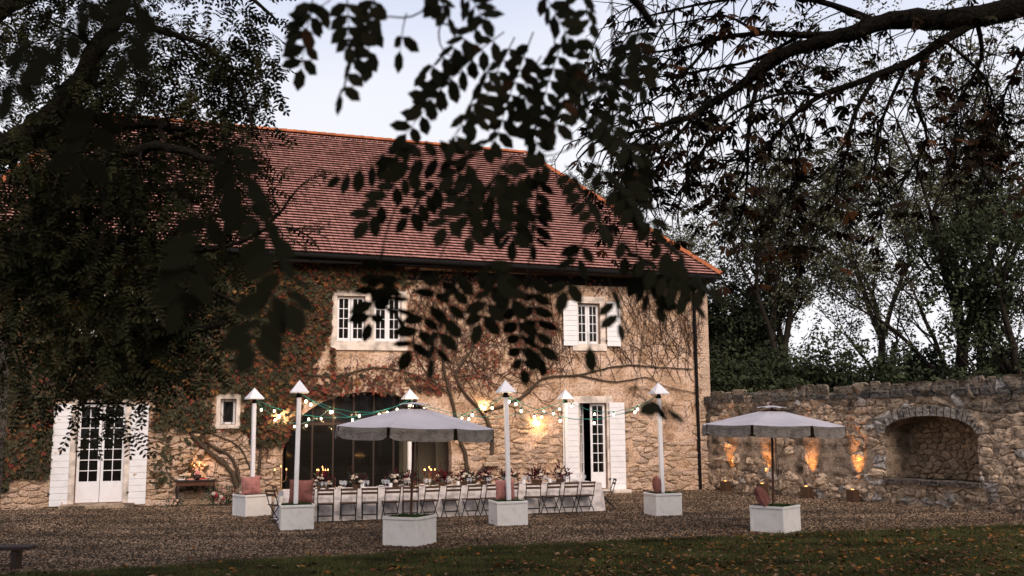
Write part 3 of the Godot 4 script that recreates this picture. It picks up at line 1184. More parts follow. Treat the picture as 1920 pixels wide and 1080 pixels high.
# ---------- trees
func grow(b: MB, p: Vector3, dir: Vector3, length: float, r: float, lvl: int, g: RandomNumberGenerator, tips: Array, spread: float, lift: float, sides: int) -> void:
	var n = 5
	var pts = [p]
	var rad = [r]
	var d = dir
	var rend = r * (0.6 if lvl > 0 else 0.25)
	for i in n:
		d = (d + Vector3(g.randf_range(-1, 1), g.randf_range(-0.7, 0.7) + lift, g.randf_range(-1, 1)) * 0.16).normalized()
		p += d * length / n
		pts.append(p)
		rad.append(lerpf(r, rend, float(i + 1) / n))
	b.tube(pts, rad, maxi(3, sides), false)
	if lvl == 0:
		tips.append([pts[2], d]); tips.append([pts[4], d]); tips.append([pts[5], d])
		return
	var kids = 2 + (1 if g.randf() < 0.5 else 0)
	for k in kids:
		var nd = (d + Vector3(g.randf_range(-1, 1), g.randf_range(-0.6, 0.8), g.randf_range(-1, 1)) * spread).normalized()
		grow(b, p, nd, length * g.randf_range(0.62, 0.85), rend * g.randf_range(0.6, 0.85), lvl - 1, g, tips, spread, lift, sides - 1)
	if lvl <= 3:
		for k in 2:
			var at0 = 2 + k
			var nd = (d + Vector3(g.randf_range(-1, 1), g.randf_range(-0.4, 0.7), g.randf_range(-1, 1)) * spread * 1.4).normalized()
			grow(b, pts[at0], nd, length * g.randf_range(0.45, 0.7), rad[at0] * 0.5, lvl - 1, g, tips, spread, lift, sides - 2)

func leaf_clump(size: float, leaf: float, count: int, s: int) -> ArrayMesh:
	var g = RandomNumberGenerator.new()
	g.seed = s
	var b = MB.new()
	for i in count:
		var o = Vector3(g.randf_range(-1, 1), g.randf_range(-1, 1), g.randf_range(-1, 1)) * size
		var q = Basis.from_euler(Vector3(g.randf() * TAU, g.randf() * TAU, g.randf() * TAU))
		var l = leaf * g.randf_range(0.7, 1.3)
		b.col = g1(g.randf_range(0.7, 1.3))
		b.quad(o - q.x * l * 0.5, o + q.y * l * 0.26, o + q.x * l * 0.5, o - q.y * l * 0.26)
	return b.mesh()

func tree(label: String, base: Vector3, trunk_h: float, limb: float, r: float, lvl: int, spread: float, lift: float, per_tip: int, puff: float, tone: Color, s: int, lean: Vector3, clump: Mesh, called := "tree") -> void:
	var g = RandomNumberGenerator.new()
	g.seed = s
	var t = thing(called, label, called.replace("_", " "), base)
	var b = MB.new()
	var tips = []
	b.col = Color(0.05, 0.042, 0.034)
	grow(b, Vector3(0, -0.1, 0), (Vector3.UP + lean).normalized(), trunk_h, r, 0 if lvl == 0 else 1, g, [], 0.2, 0.05, 8)
	b = MB.new()
	b.col = Color(0.055, 0.047, 0.038)
	var p = Vector3(0, -0.1, 0)
	var pts = [p]
	var rad = [r * 1.25]
	var d = (Vector3.UP + lean).normalized()
	for i in 6:
		d = (d + Vector3(g.randf_range(-1, 1), 0.3, g.randf_range(-1, 1)) * 0.06).normalized()
		p += d * trunk_h / 6
		pts.append(p)
		rad.append(r * (1.0 - 0.05 * i))
	b.tube(pts, rad, 8, false)
	for k in 3 + int(lvl > 3):
		var a = TAU * k / 3.0 + g.randf()
		grow(b, p, (d * 1.9 + Vector3(cos(a), 0.25, sin(a)) * spread).normalized(), limb, r * 0.62, lvl, g, tips, spread, lift, 6)
	for k in 2:
		grow(b, pts[4], (Vector3(g.randf_range(-1, 1), 0.5, g.randf_range(-1, 1))).normalized(), limb * 0.8, r * 0.35, maxi(lvl - 1, 1), g, tips, spread, lift, 5)
	part("trunk", b, M.bark, t)
	var wh = []
	var ti = PackedColorArray()
	for q in tips:
		var shade = g.randf_range(0.6, 1.35)
		for k in per_tip:
			var o = Vector3(g.randfn(0, 1), g.randfn(0, 0.8), g.randfn(0, 1)) * puff
			wh.append(Transform3D(Basis.from_euler(Vector3(g.randf() * TAU, g.randf() * TAU, 0)) * g.randf_range(0.7, 1.2), q[0] + o))
			ti.append(tone * shade * g.randf_range(0.7, 1.3))
	scatter("crown", clump, M.leaf, wh, ti, t)

func background_trees() -> void:
	var fine = leaf_clump(0.24, 0.16, 14, 3)
	var coarse = leaf_clump(0.28, 0.19, 14, 4)
	var olive = Color(0.09, 0.09, 0.053)
	var dark = Color(0.035, 0.043, 0.022)
	var k = func(px: float, d: float) -> Vector3: return Vector3((px - 960.0) / FOCAL * d, 0, -d)
	tree("tall airy tree with a forked trunk rising above the garden wall's recess", k.call(1782, 43), 5.6, 5.9, 0.33, 3, 0.62, 0.35, 2, 0.34, olive, 31, Vector3(-0.03, 0, 0), fine)
	tree("slender twin trunk leaning right of the tall airy tree", k.call(1812, 44.5), 6.0, 5.0, 0.26, 3, 0.6, 0.3, 2, 0.34, olive * 0.9, 32, Vector3(0.10, 0, 0), fine)
	tree("middle-height tree with a V-shaped fork just beyond the house corner", k.call(1476, 45), 4.4, 4.0, 0.3, 3, 0.6, 0.28, 2, 0.34, olive * 0.95, 33, Vector3(-0.05, 0, 0), fine)
	tree("thin leafy tree between the V-forked tree and the tall airy tree", k.call(1640, 52), 6.6, 4.4, 0.25, 3, 0.6, 0.25, 2, 0.4, olive, 34, Vector3(0.06, 0, 0), fine)
	tree("bushy tree close behind the house corner and downpipe", k.call(1375, 47), 2.6, 2.5, 0.24, 3, 0.65, 0.15, 2, 0.4, dark * 1.2, 35, Vector3(0.03, 0, 0), coarse)
	tree("dense dark tree at the far end of the garden wall", k.call(1915, 41), 3.6, 3.3, 0.3, 3, 0.62, 0.22, 1, 0.4, dark * 1.2, 36, Vector3(0.0, 0, 0), coarse)
	tree("distant tree whose top shows over the roof's hip", k.call(1130, 66), 8.0, 4.4, 0.4, 3, 0.6, 0.3, 3, 0.7, olive, 37, Vector3(0, 0, 0), fine)
	tree("distant pale tree behind the lower end of the roof", k.call(1262, 60), 5.4, 3.8, 0.35, 3, 0.6, 0.3, 2, 0.7, olive * 1.1, 38, Vector3(0, 0, 0), fine)
	# dark shrubs under the trees
	var words = ["touching the house corner", "below the V-forked tree", "beside the V-forked trunk", "in the gap between the two bigger trees", "left of the tall airy trunk", "under the tall airy tree", "under the slender twin trunk", "above the last coping stones"]
	var xs = [1352, 1420, 1500, 1575, 1650, 1722, 1800, 1890]
	for i in 8:
		tree("dark shrub behind the garden wall, " + words[i], k.call(xs[i], 41.5 + 2.0 * (i % 3)), 0.9, [1.45, 1.65, 1.5, 1.85, 1.3, 1.75, 1.4, 1.6][i], 0.09, 3, 0.75, 0.12, 3 if i in [0, 1, 2, 7] else (1 if i in [3, 5] else 2), 0.34, dark, 50 + i, Vector3.ZERO, coarse, "shrub")

# ---------- the creeper on the facade
func ivy_density(u: float, v: float) -> float:
	var d = 0.0
	if v > 3.2 and u < 7.0: d = 1.0
	if u < -1.3 and v > 0.9: d = 1.0
	if u < -2.4 and v > 0.55: d = maxf(d, 0.8)
	if u > 1.5 and u < 6.0 and v > 2.2 and v <= 3.2: d = maxf(d, 0.55)
	if u > 1.5 and u < 3.2 and v <= 2.2: d = maxf(d, 0.12)
	if u > 4.4 and u < 5.7 and v > 1.7 and v < 3.6: d = maxf(d, 0.6)
	if u > 5.5 and u < 6.9 and v > 3.6 and v < 5.3: d *= clampf((6.5 - u + (v - 4.2) * 0.5) * 1.2, 0.0, 1.0)
	if u >= 6.6 and u < 10.0 and v > 6.75: d = maxf(d, clampf((9.8 - u) * 1.2, 0.0, 1.0) * (1.0 if v > 6.95 else 0.6))
	if u > 5.8 and u < 10.5 and v > 3.3 and v < 4.0: d = maxf(d, 0.17)
	return d

func rust_density(u: float, v: float) -> float:
	var d = 0.0
	if u > 9.3 and u < 14.8 and v > 4.0: d = 0.26
	if u > 12.2 and u < 14.8 and v > 4.0: d = 0.2
	if u > 8.8 and u < 13.0 and v > 3.4 and v <= 4.6: d = maxf(d, 0.22)
	if u >= 14.8 and v > 6.8: d = 0.10
	if u > 5.2 and u < 10.0 and v > 3.3 and v < 4.3: d = maxf(d, 0.14)
	return d

func creeper_leaf() -> ArrayMesh:
	var b = MB.new()
	for k in 5:   # five leaflets hanging from one stalk
		var a = deg_to_rad(-90.0 + (k - 2) * 40.0)
		var l = [0.62, 0.85, 1.0, 0.85, 0.62][k]
		var d = Vector3(cos(a), sin(a), 0.12)
		var s = Vector3(-sin(a), cos(a), 0)
		b.col = g1(1.0 - 0.08 * (k % 2))
		var m0 = d * l * 0.5 + Vector3(0, 0, 0.10)
		b.tri(Vector3.ZERO, m0 - s * l * 0.2, d * l)
		b.tri(Vector3.ZERO, d * l, m0 + s * l * 0.2)
	return b.mesh(false)

func crawl(b: MB, u: float, v: float, ang: float, steps: int, r: float, lvl: int, g: RandomNumberGenerator, lift: float, wob := 0.42) -> void:
	var pts = []
	var rad = []
	var w = 0.02
	for i in steps:
		if v > 7.4 or u > 20.3 or v < 0.0: break
		if v > 4.85 and v < 6.9 and (u > 6.85 and u < 9.4 or u > 15.2 and u < 16.5): break
		if v < 3.25 and (u > 15.2 and u < 16.6 or u > 5.5 and u < 10.8): break
		pts.append(Vector3(u, v, w + 0.006 * sin(i * 1.3)))
		rad.append(maxf(r * (1.0 - 0.85 * i / steps), 0.0035))
		ang += g.randf_range(-wob, wob)
		ang = lerpf(ang, PI / 2, lift)
		u += cos(ang) * 0.11
		v += sin(ang) * 0.11
		if lvl > 0 and i > 1 and g.randf() < 0.24:
			crawl(b, u, v, ang + g.randf_range(0.35, 0.9) * (1 if g.randf() < 0.5 else -1), int(steps * g.randf_range(0.35, 0.65)), r * 0.7, lvl - 1, g, lift, wob)
	if pts.size() > 2: b.tube(pts, rad, 3, false)

func stem(parent: Node3D, path: Array, r0: float, r1: float) -> void:
	var pts = []
	var rad = []
	for i in path.size() - 1:
		for k in 4:
			var t = k / 4.0
			var a: Vector3 = path[i]
			var c: Vector3 = path[i + 1]
			var pre: Vector3 = path[maxi(i - 1, 0)]
			var nx: Vector3 = path[mini(i + 2, path.size() - 1)]
			pts.append(a.cubic_interpolate(c, pre, nx, t) + Vector3(rng.randf_range(-1, 1), rng.randf_range(-1, 1), 0) * r0 * 0.25)
	pts.append(path[-1])
	for i in pts.size():
		rad.append(lerpf(r0, r1, float(i) / (pts.size() - 1)) * rng.randf_range(0.9, 1.12))
	var b = MB.new()
	b.col = Color(0.115, 0.085, 0.062)
	b.tube(pts, rad, 7)
	part("stem", b, M.bark, parent)

func fp(px: float, py: float, off := 0.06) -> Vector3:
	var q = on_plane(px, py, house_x, off)
	return Vector3(q.x, maxf(q.y, 0.0), off)

func creeper() -> void:
	var t = thing("creeper", "Virginia creeper covering the farmhouse facade, green and rust-red with bare twigs", "creeper")
	t.transform = house_x
	# woody stems
	stem(t, [fp(877, 900, 0.12), fp(872, 850), fp(862, 825), fp(856, 790), fp(845, 740), fp(833, 690), fp(832, 640), fp(850, 590)], 0.075, 0.04)
	stem(t, [fp(885, 905, 0.2), fp(905, 880, 0.14), fp(922, 850), fp(918, 800), fp(900, 768), fp(868, 732), fp(856, 700), fp(880, 660), fp(905, 620)], 0.085, 0.03)
	stem(t, [fp(905, 770), fp(940, 762), fp(985, 740), fp(1010, 714), fp(1041, 706), fp(1085, 703), fp(1130, 692), fp(1180, 685), fp(1240, 689), fp(1300, 692)], 0.05, 0.018)
	stem(t, [fp(1085, 703), fp(1115, 710), fp(1150, 716), fp(1185, 712), fp(1215, 708), fp(1250, 725), fp(1310, 738)], 0.03, 0.012)
	stem(t, [fp(960, 560), fp(985, 640), fp(1005, 700), fp(1010, 714)], 0.016, 0.02)
	stem(t, [fp(445, 915, 0.15), fp(430, 880), fp(395, 850), fp(360, 815), fp(335, 775), fp(318, 730), fp(330, 670)], 0.085, 0.04)
	stem(t, [fp(450, 905, 0.1), fp(440, 870), fp(425, 850), fp(395, 835), fp(370, 800), fp(372, 750)], 0.05, 0.03)
	stem(t, [fp(485, 900, 0.1), fp(488, 850), fp(495, 800), fp(520, 745), fp(560, 700), fp(600, 690)], 0.05, 0.02)
	stem(t, [fp(470, 880), fp(450, 840), fp(415, 820), fp(350, 800)], 0.03, 0.015)
	stem(t, [fp(560, 700), fp(630, 705), fp(700, 690), fp(770, 700), fp(845, 740)], 0.03, 0.02)
	stem(t, [fp(845, 740), fp(800, 700), fp(775, 640), fp(790, 560)], 0.03, 0.012)
	stem(t, [fp(832, 640), fp(810, 590), fp(830, 530)], 0.03, 0.01)
	# fine twigs
	var g = RandomNumberGenerator.new()
	g.seed = 71
	var b = MB.new()
	b.col = Color(0.115, 0.07, 0.048)
	for i in 370:
		var u = g.randf_range(9.4, 20.2)
		var v = g.randf_range(3.7, 6.4)
		if u < 12.5: v = g.randf_range(3.3, 6.6)
		if u > 14.0:   # neat fans rising from the long stem
			v = 3.75 + g.randf_range(0.0, 3.0)
			crawl(b, u, v, g.randf_range(1.5, 2.45) if g.randf() < 0.7 else g.randf_range(0.6, 1.4), g.randi_range(12, 24), 0.0105, 2, g, 0.02, 0.16)
		else:
			crawl(b, u, v, g.randf_range(0.3, 2.6), g.randi_range(12, 24), 0.011, 2, g, 0.035, 0.3)
	for i in 70:   # a tangle on the old wood
		crawl(b, g.randf_range(10.0, 14.2), g.randf_range(3.0, 4.2), g.randf_range(-1.0, 3.6), g.randi_range(8, 16), 0.012, 2, g, 0.0)
	for i in 46:
		crawl(b, g.randf_range(5.4, 10.4), g.randf_range(3.55, 4.1), g.randf_range(-0.4, 3.2), g.randi_range(6, 12), 0.009, 1, g, 0.0)
	for i in 60:
		crawl(b, g.randf_range(1.4, 5.2), g.randf_range(0.4, 2.6), g.randf_range(0.2, 2.9), g.randi_range(8, 18), 0.011, 1, g, 0.0)
	for i in 30:
		crawl(b, g.randf_range(17.0, 20.2), g.randf_range(2.9, 3.8), g.randf_range(-2.6, -0.4), g.randi_range(4, 10), 0.007, 1, g, 0.0)
	part("twigs", b, M.bark, t).set_meta("kind", "stuff")
	# leaves
	var wh = []
	var ti = PackedColorArray()
	var n = FastNoiseLite.new()
	n.seed = 3
	n.frequency = 0.8
	var green = [Color(0.040, 0.038, 0.018), Color(0.055, 0.043, 0.020), Color(0.070, 0.042, 0.023), Color(0.026, 0.027, 0.014), Color(0.055, 0.050, 0.028)]
	var red = [Color(0.13, 0.028, 0.018), Color(0.15, 0.055, 0.022), Color(0.09, 0.032, 0.02), Color(0.15, 0.075, 0.025)]
	var rust = [Color(0.17, 0.07, 0.045), Color(0.12, 0.05, 0.035), Color(0.22, 0.10, 0.06), Color(0.085, 0.038, 0.028), Color(0.24, 0.06, 0.035)]
	for i in 72000:
		var u = g.randf_range(-4.2, 17.0)
		var v = g.randf_range(0.4, 7.55)
		var q = n.get_noise_2d(u * 1.2, v * 1.2)
		var di = ivy_density(u, v)
		var dr = rust_density(u, v)
		var door = u > -1.32 and u < 1.42 and v < 3.25 or u > -0.7 and u < 1.6 and v > 5.0 and v < 6.6
		if door: di *= 0.04
		if u > 3.3 and u < 4.15 and v > 2.25 and v < 3.4: di = 0.0
		if (u > 6.85 and u < 9.38 and v > 4.8 and v < 6.72) or (u > 5.5 and u < 10.8 and v < 1.45 + 2.0 * sqrt(maxf(0.0, 1.0 - pow((u - 8.16) / 2.74, 2.0))) - 0.12): di = 0.0; dr = 0.0
		if u > 14.7 and v < 6.8 and v > 4.8: dr = 0.0
		var leafy = g.randf() < di * (0.92 + q * (0.2 if di > 0.9 else 1.4))
		var rusty = g.randf() < dr * maxf(0.0, 0.55 + q * 1.8)
		if not leafy and not rusty: continue
		var s = g.randf_range(0.10, 0.18) if leafy else g.randf_range(0.05, 0.11)
		var w = g.randf_range(0.03, 0.20) if leafy and di > 0.5 else g.randf_range(0.02, 0.07)
		var bs = Basis.from_euler(Vector3(g.randf_range(-0.7, 0.25), g.randf_range(-0.8, 0.8), g.randf_range(-0.7, 0.7)))
		wh.append(Transform3D(bs * s, Vector3(u, v + s * 0.4, w)))
		var c: Color
		if leafy:
			var redness = 0.10 + 0.24 * smoothstep(2.0, 7.0, u) + maxf(0.0, q) * 0.25
			c = red[g.randi() % 4] if g.randf() < redness else green[g.randi() % 5]
			c = c * g.randf_range(0.7, 1.35)
			if u > 5.8 and v < 4.3: c = rust[g.randi() % 5] * 0.8 if g.randf() < 0.6 else c
		else:
			c = rust[g.randi() % 5] * g.randf_range(0.7, 1.3)
		ti.append(c)
	scatter("foliage", creeper_leaf(), M.ivy_leaf, wh, ti, t)

# ---------- locust leaves: a stalk with paired oval leaflets
func leaflet(b: MB, base: Vector3, d: Vector3, n: Vector3, l: float, w: float) -> void:
	var s = d.cross(n).normalized() * w
	var sag = n * -0.10 * l
	var c = [b.p(base), b.p(base + d * l * 0.28 + s * 0.42), b.p(base + d * l * 0.68 + s * 0.45 + sag * 0.6), b.p(base + d * l + sag), b.p(base + d * l * 0.68 - s * 0.45 + sag * 0.6), b.p(base + d * l * 0.28 - s * 0.42)]
	b.t(c[0], c[1], c[5]); b.t(c[1], c[2], c[4]); b.t(c[1], c[4], c[5]); b.t(c[2], c[3], c[4])

func frond_mesh(pairs: int, s: int) -> ArrayMesh:
	var g = RandomNumberGenerator.new()
	g.seed = s
	var b = MB.new()
	var l = 0.035 * pairs
	b.tube([Vector3.ZERO, Vector3(l * 0.5, -l * 0.06, 0), Vector3(l, -l * 0.25, 0)], [0.002, 0.0016, 0.001], 3, false)
	for i in pairs:
		var t = (i + 0.8) / pairs
		var o = Vector3(l * t, -l * 0.25 * t * t, 0)
		for sd in [-1, 1]:
			if g.randf() < 0.06: continue
			b.col = g1(g.randf_range(0.75, 1.2))
			var d = Vector3(0.35, g.randf_range(-0.35, 0.05), sd).normalized()
			leaflet(b, o, d, Vector3(g.randf_range(-0.3, 0.3), 1, g.randf_range(-0.3, 0.3)).normalized(), 0.044 * g.randf_range(0.85, 1.15), 0.023)
	leaflet(b, Vector3(l, -l * 0.25, 0), Vector3(0.9, -0.4, 0).normalized(), Vector3.UP, 0.045, 0.023)
	return b.mesh()

func hang(g: RandomNumberGenerator) -> Basis:
	return Basis(Vector3.UP, g.randf() * TAU) * Basis(Vector3.BACK, g.randf_range(-1.1, 0.35)) * Basis(Vector3.RIGHT, g.randf_range(-0.9, 0.9))

func limb(b: MB, path: Array, r0: float, r1: float, sides := 8) -> Array:
	var pts = []
	var rad = []
	for i in path.size() - 1:
		for k in 4:
			pts.append(path[i].cubic_interpolate(path[i + 1], path[maxi(i - 1, 0)], path[mini(i + 2, path.size() - 1)], k / 4.0) + Vector3(rng.randf_range(-1, 1), rng.randf_range(-1, 1), rng.randf_range(-1, 1)) * r0 * 0.13)
	pts.append(path[-1])
	for i in pts.size(): rad.append(lerpf(r0, r1, pow(float(i) / (pts.size() - 1), 0.8)) * rng.randf_range(0.93, 1.07))
	b.tube(pts, rad, sides)
	return pts

func locust_tree() -> void:
	var g = RandomNumberGenerator.new()
	g.seed = 91
	var root = Vector3(-6.4, 0, -9.4)
	var t = thing("locust_tree", "old locust tree spreading dark feathery boughs before the farmhouse's ivied end", "tree", root)
	var b = MB.new()
	b.col = Color(0.045, 0.036, 0.028)
	b.xf = Transform3D(Basis(), -root)
	var P = func(px: float, py: float, d: float) -> Vector3: return at(px, py, d)
	limb(b, [root + Vector3(0, -0.1, 0), root + Vector3(0.1, 1.2, 0), root + Vector3(0.05, 2.6, 0.1), root + Vector3(0.2, 4.2, 0), root + Vector3(0.1, 6.5, 0.3)], 0.42, 0.22, 10)
	var tips = []
	var paths = [
		[[root + Vector3(0.1, 3.2, 0), P.call(-60, 300, 9.2), P.call(10, 278, 9.0), P.call(75, 240, 8.9), P.call(130, 185, 8.8), P.call(175, 110, 8.8), P.call(220, 30, 8.9), P.call(250, -80, 9.0)], 0.20, 0.05],
		[[P.call(40, 262, 9.0), P.call(130, 268, 8.8), P.call(215, 240, 8.6), P.call(300, 235, 8.5), P.call(380, 255, 8.4)], 0.07, 0.02],
		[[root + Vector3(0, 2.4, 0), P.call(-60, 520, 8.9), P.call(0, 478, 8.7), P.call(60, 440, 8.5), P.call(110, 395, 8.3), P.call(150, 350, 8.2), P.call(200, 300, 8.0), P.call(290, 275, 7.9), P.call(400, 300, 7.7)], 0.16, 0.025],
		[[root + Vector3(0, 2.2, 0), P.call(-40, 545, 8.7), P.call(15, 528, 8.5), P.call(90, 517, 8.3), P.call(155, 527, 8.1), P.call(195, 580, 8.0), P.call(250, 610, 7.9), P.call(330, 622, 7.8), P.call(420, 605, 7.7)], 0.11, 0.02],
		[[P.call(60, 440, 8.5), P.call(150, 455, 8.3), P.call(260, 445, 8.1), P.call(370, 470, 8.0), P.call(470, 445, 7.9), P.call(520, 405, 7.9), P.call(560, 352, 7.9), P.call(598, 322, 7.9)], 0.035, 0.0015],
		[[P.call(470, 445, 7.9), P.call(520, 425, 7.85), P.call(575, 440, 7.8), P.call(600, 470, 7.8)], 0.012, 0.004],
		[[P.call(505, 415, 7.9), P.call(530, 440, 7.9), P.call(522, 475, 7.9)], 0.008, 0.003],
		[[P.call(525, 398, 7.9), P.call(510, 360, 7.9), P.call(515, 325, 7.9)], 0.008, 0.003],
		[[P.call(90, 517, 8.3), P.call(170, 505, 8.0), P.call(280, 540, 7.8), P.call(390, 545, 7.6), P.call(470, 590, 7.5)], 0.05, 0.012],
		[[root + Vector3(0.1, 5.4, 0), P.call(-50, 60, 10.5), P.call(80, -20, 10.8), P.call(220, -60, 11)], 0.15, 0.04],
		[[P.call(220, 30, 8.9), P.call(310, 60, 8.8), P.call(390, 90, 8.7), P.call(450, 160, 8.6), P.call(475, 250, 8.5)], 0.04, 0.01],
		[[P.call(250, -80, 9.0), P.call(350, -60, 8.8), P.call(450, -20, 8.7), P.call(520, 40, 8.7)], 0.05, 0.01],
	]
	for q in paths:
		var pts = limb(b, q[0], q[1], q[2])
		for i in range(4, pts.size() - 1):
			if g.randf() < 0.8 and q[1] > 0.03 and pts[i].x / absf(pts[i].z) < -0.345:
				var d: Vector3 = (pts[i + 1] - pts[i]).normalized()
				grow(b, pts[i], (d * 0.6 + Vector3(g.randf_range(-1, 1), g.randf_range(-0.9, 0.6), g.randf_range(-1, 1))).normalized(), g.randf_range(0.25, 0.5), 0.016, 2, g, tips, 0.75, -0.12, 4)
	var bare = []
	for q in [[520, 405, 0.9], [535, 385, 0.7], [560, 352, 0.5], [505, 415, 0.6], [545, 430, -0.1], [575, 440, 0.2], [530, 440, -0.4], [512, 360, 1.2], [585, 335, 0.4]]:
		grow(b, P.call(q[0], q[1], 7.9), Vector3(0.8, q[2], g.randf_range(-0.3, 0.3)).normalized(), 0.16, 0.0045, 1, g, bare, 0.7, 0.05, 3)
	part("trunk", b, M.bark, t)
	# leaves through the crown's volume
	var vols = [
		[P.call(90, 130, 10.2), Vector3(1.7, 1.3, 1.9), 560], [P.call(330, 90, 9.2), Vector3(1.0, 1.0, 1.3), 360], [P.call(260, 420, 8.6), Vector3(1.05, 0.85, 1.1), 480],
		[P.call(345, 525, 8.1), Vector3(0.5, 0.5, 0.9), 220], [P.call(120, 610, 8.3), Vector3(0.95, 0.6, 0.9), 270], [P.call(265, 645, 8.1), Vector3(0.7, 0.34, 0.7), 230],
		[P.call(430, 260, 9.0), Vector3(0.36, 0.9, 0.9), 250], [P.call(175, 270, 8.8), Vector3(0.8, 0.6, 0.9), 240], [P.call(60, 500, 8.6), Vector3(0.8, 0.5, 0.8), 200],
		[P.call(215, 790, 8.4), Vector3(0.42, 0.24, 0.3), 30], [P.call(160, 745, 8.3), Vector3(0.6, 0.2, 0.5), 60], [P.call(545, 440, 7.9), Vector3(0.2, 0.15, 0.15), 5], [P.call(150, 200, 15.5), Vector3(2.9, 1.9, 1.6), 700],
		[P.call(470, 110, 9.0), Vector3(0.3, 0.55, 0.6), 90],
	]
	var where = []
	for q in vols:
		for i in q[2]:
			var o = Vector3(g.randf_range(-1, 1), g.randf_range(-1, 1), g.randf_range(-1, 1))
			while o.length() > 1.0: o = Vector3(g.randf_range(-1, 1), g.randf_range(-1, 1), g.randf_range(-1, 1))
			where.append(q[0] + o * q[1])
	for q in tips:
		if g.randf() < 0.5: where.append(q[0])
	var ms = []
	for k in 4: ms.append(frond_mesh(6 + k % 3, 40 + k))
	var tones = [Color(0.044, 0.046, 0.020), Color(0.030, 0.033, 0.016), Color(0.06, 0.058, 0.026), Color(0.036, 0.034, 0.016), Color(0.13, 0.075, 0.02)]
	# the leaves that hang nearest are parts of their own
	where.sort_custom(func(a, c): return a.z > c.z)
	var skins = []
	for c in tones:
		var m = M.leaf.duplicate()
		m.albedo_color = c.linear_to_srgb()
		skins.append(m)
	var wh = []
	var ti = PackedColorArray()
	for i in where.size():
		var bs = hang(g) * g.randf_range(0.85, 1.2)
		var tone = g.randi() % 4 if g.randf() > 0.015 else 4
		if i < 280:
			var o = put("leaf", ms[g.randi() % 4], skins[tone], t)
			o.transform = Transform3D(bs, where[i] - root)
		else:
			wh.append(Transform3D(bs, where[i] - root))
			ti.append(tones[tone] * g.randf_range(0.7, 1.25))
	# unseen oversized leaves added overhead to shade the lawn and near leaves
	for i in 5200:
		var z = g.randf_range(-12.0, 5.0)
		var y = maxf(3.3 + 0.45 * maxf(-z, 0.0), 3.6) + g.randf_range(0.0, 2.6)
		wh.append(Transform3D(hang(g) * 2.8, Vector3(g.randf_range(-10.5, 1.0), y, z) - root))
		ti.append(tones[g.randi() % 4])
	for q in bare:
		if g.randf() < 0.3: continue
		wh.append(Transform3D(hang(g) * 0.32, q[0] - root))
		ti.append(Color(0.06, 0.062, 0.03))
	scatter("crown", ms[0], M.leaf, wh, ti, t)

func chestnut_leaf() -> ArrayMesh:
	var b = MB.new()
	b.tube([Vector3(0, 0, 0), Vector3(0.03, -0.04, 0), Vector3(0.05, -0.10, 0)], [0.002, 0.002, 0.002], 3, false)
	var o = Vector3(0.05, -0.10, 0)
	for k in 6:
		var a = deg_to_rad(-100.0 + k * 40.0)
		var d = Vector3(0.6 * cos(a) + 0.15, -0.65, 0.95 * sin(a)).normalized()
		var l = [0.09, 0.13, 0.155, 0.155, 0.13, 0.09][k]
		var n = Vector3(1.0, 0.5, sin(a) * 0.4).normalized()
		var s = d.cross(n).normalized() * l * 0.20
		b.col = g1(0.85 + 0.3 * ((k * 7) % 3) / 3.0)
		var curl = n * l * (-0.12 + 0.05 * k)
		var c = [b.p(o), b.p(o + d * l * 0.6 + s * 0.75 + curl * 0.4), b.p(o + d * l + curl), b.p(o + d * l * 0.6 - s * 0.75 + curl * 0.4), b.p(o + d * l * 0.55 - curl * 0.35)]
		b.t(c[0], c[1], c[4]); b.t(c[1], c[2], c[4]); b.t(c[2], c[3], c[4]); b.t(c[3], c[0], c[4])
	return b.mesh(false)

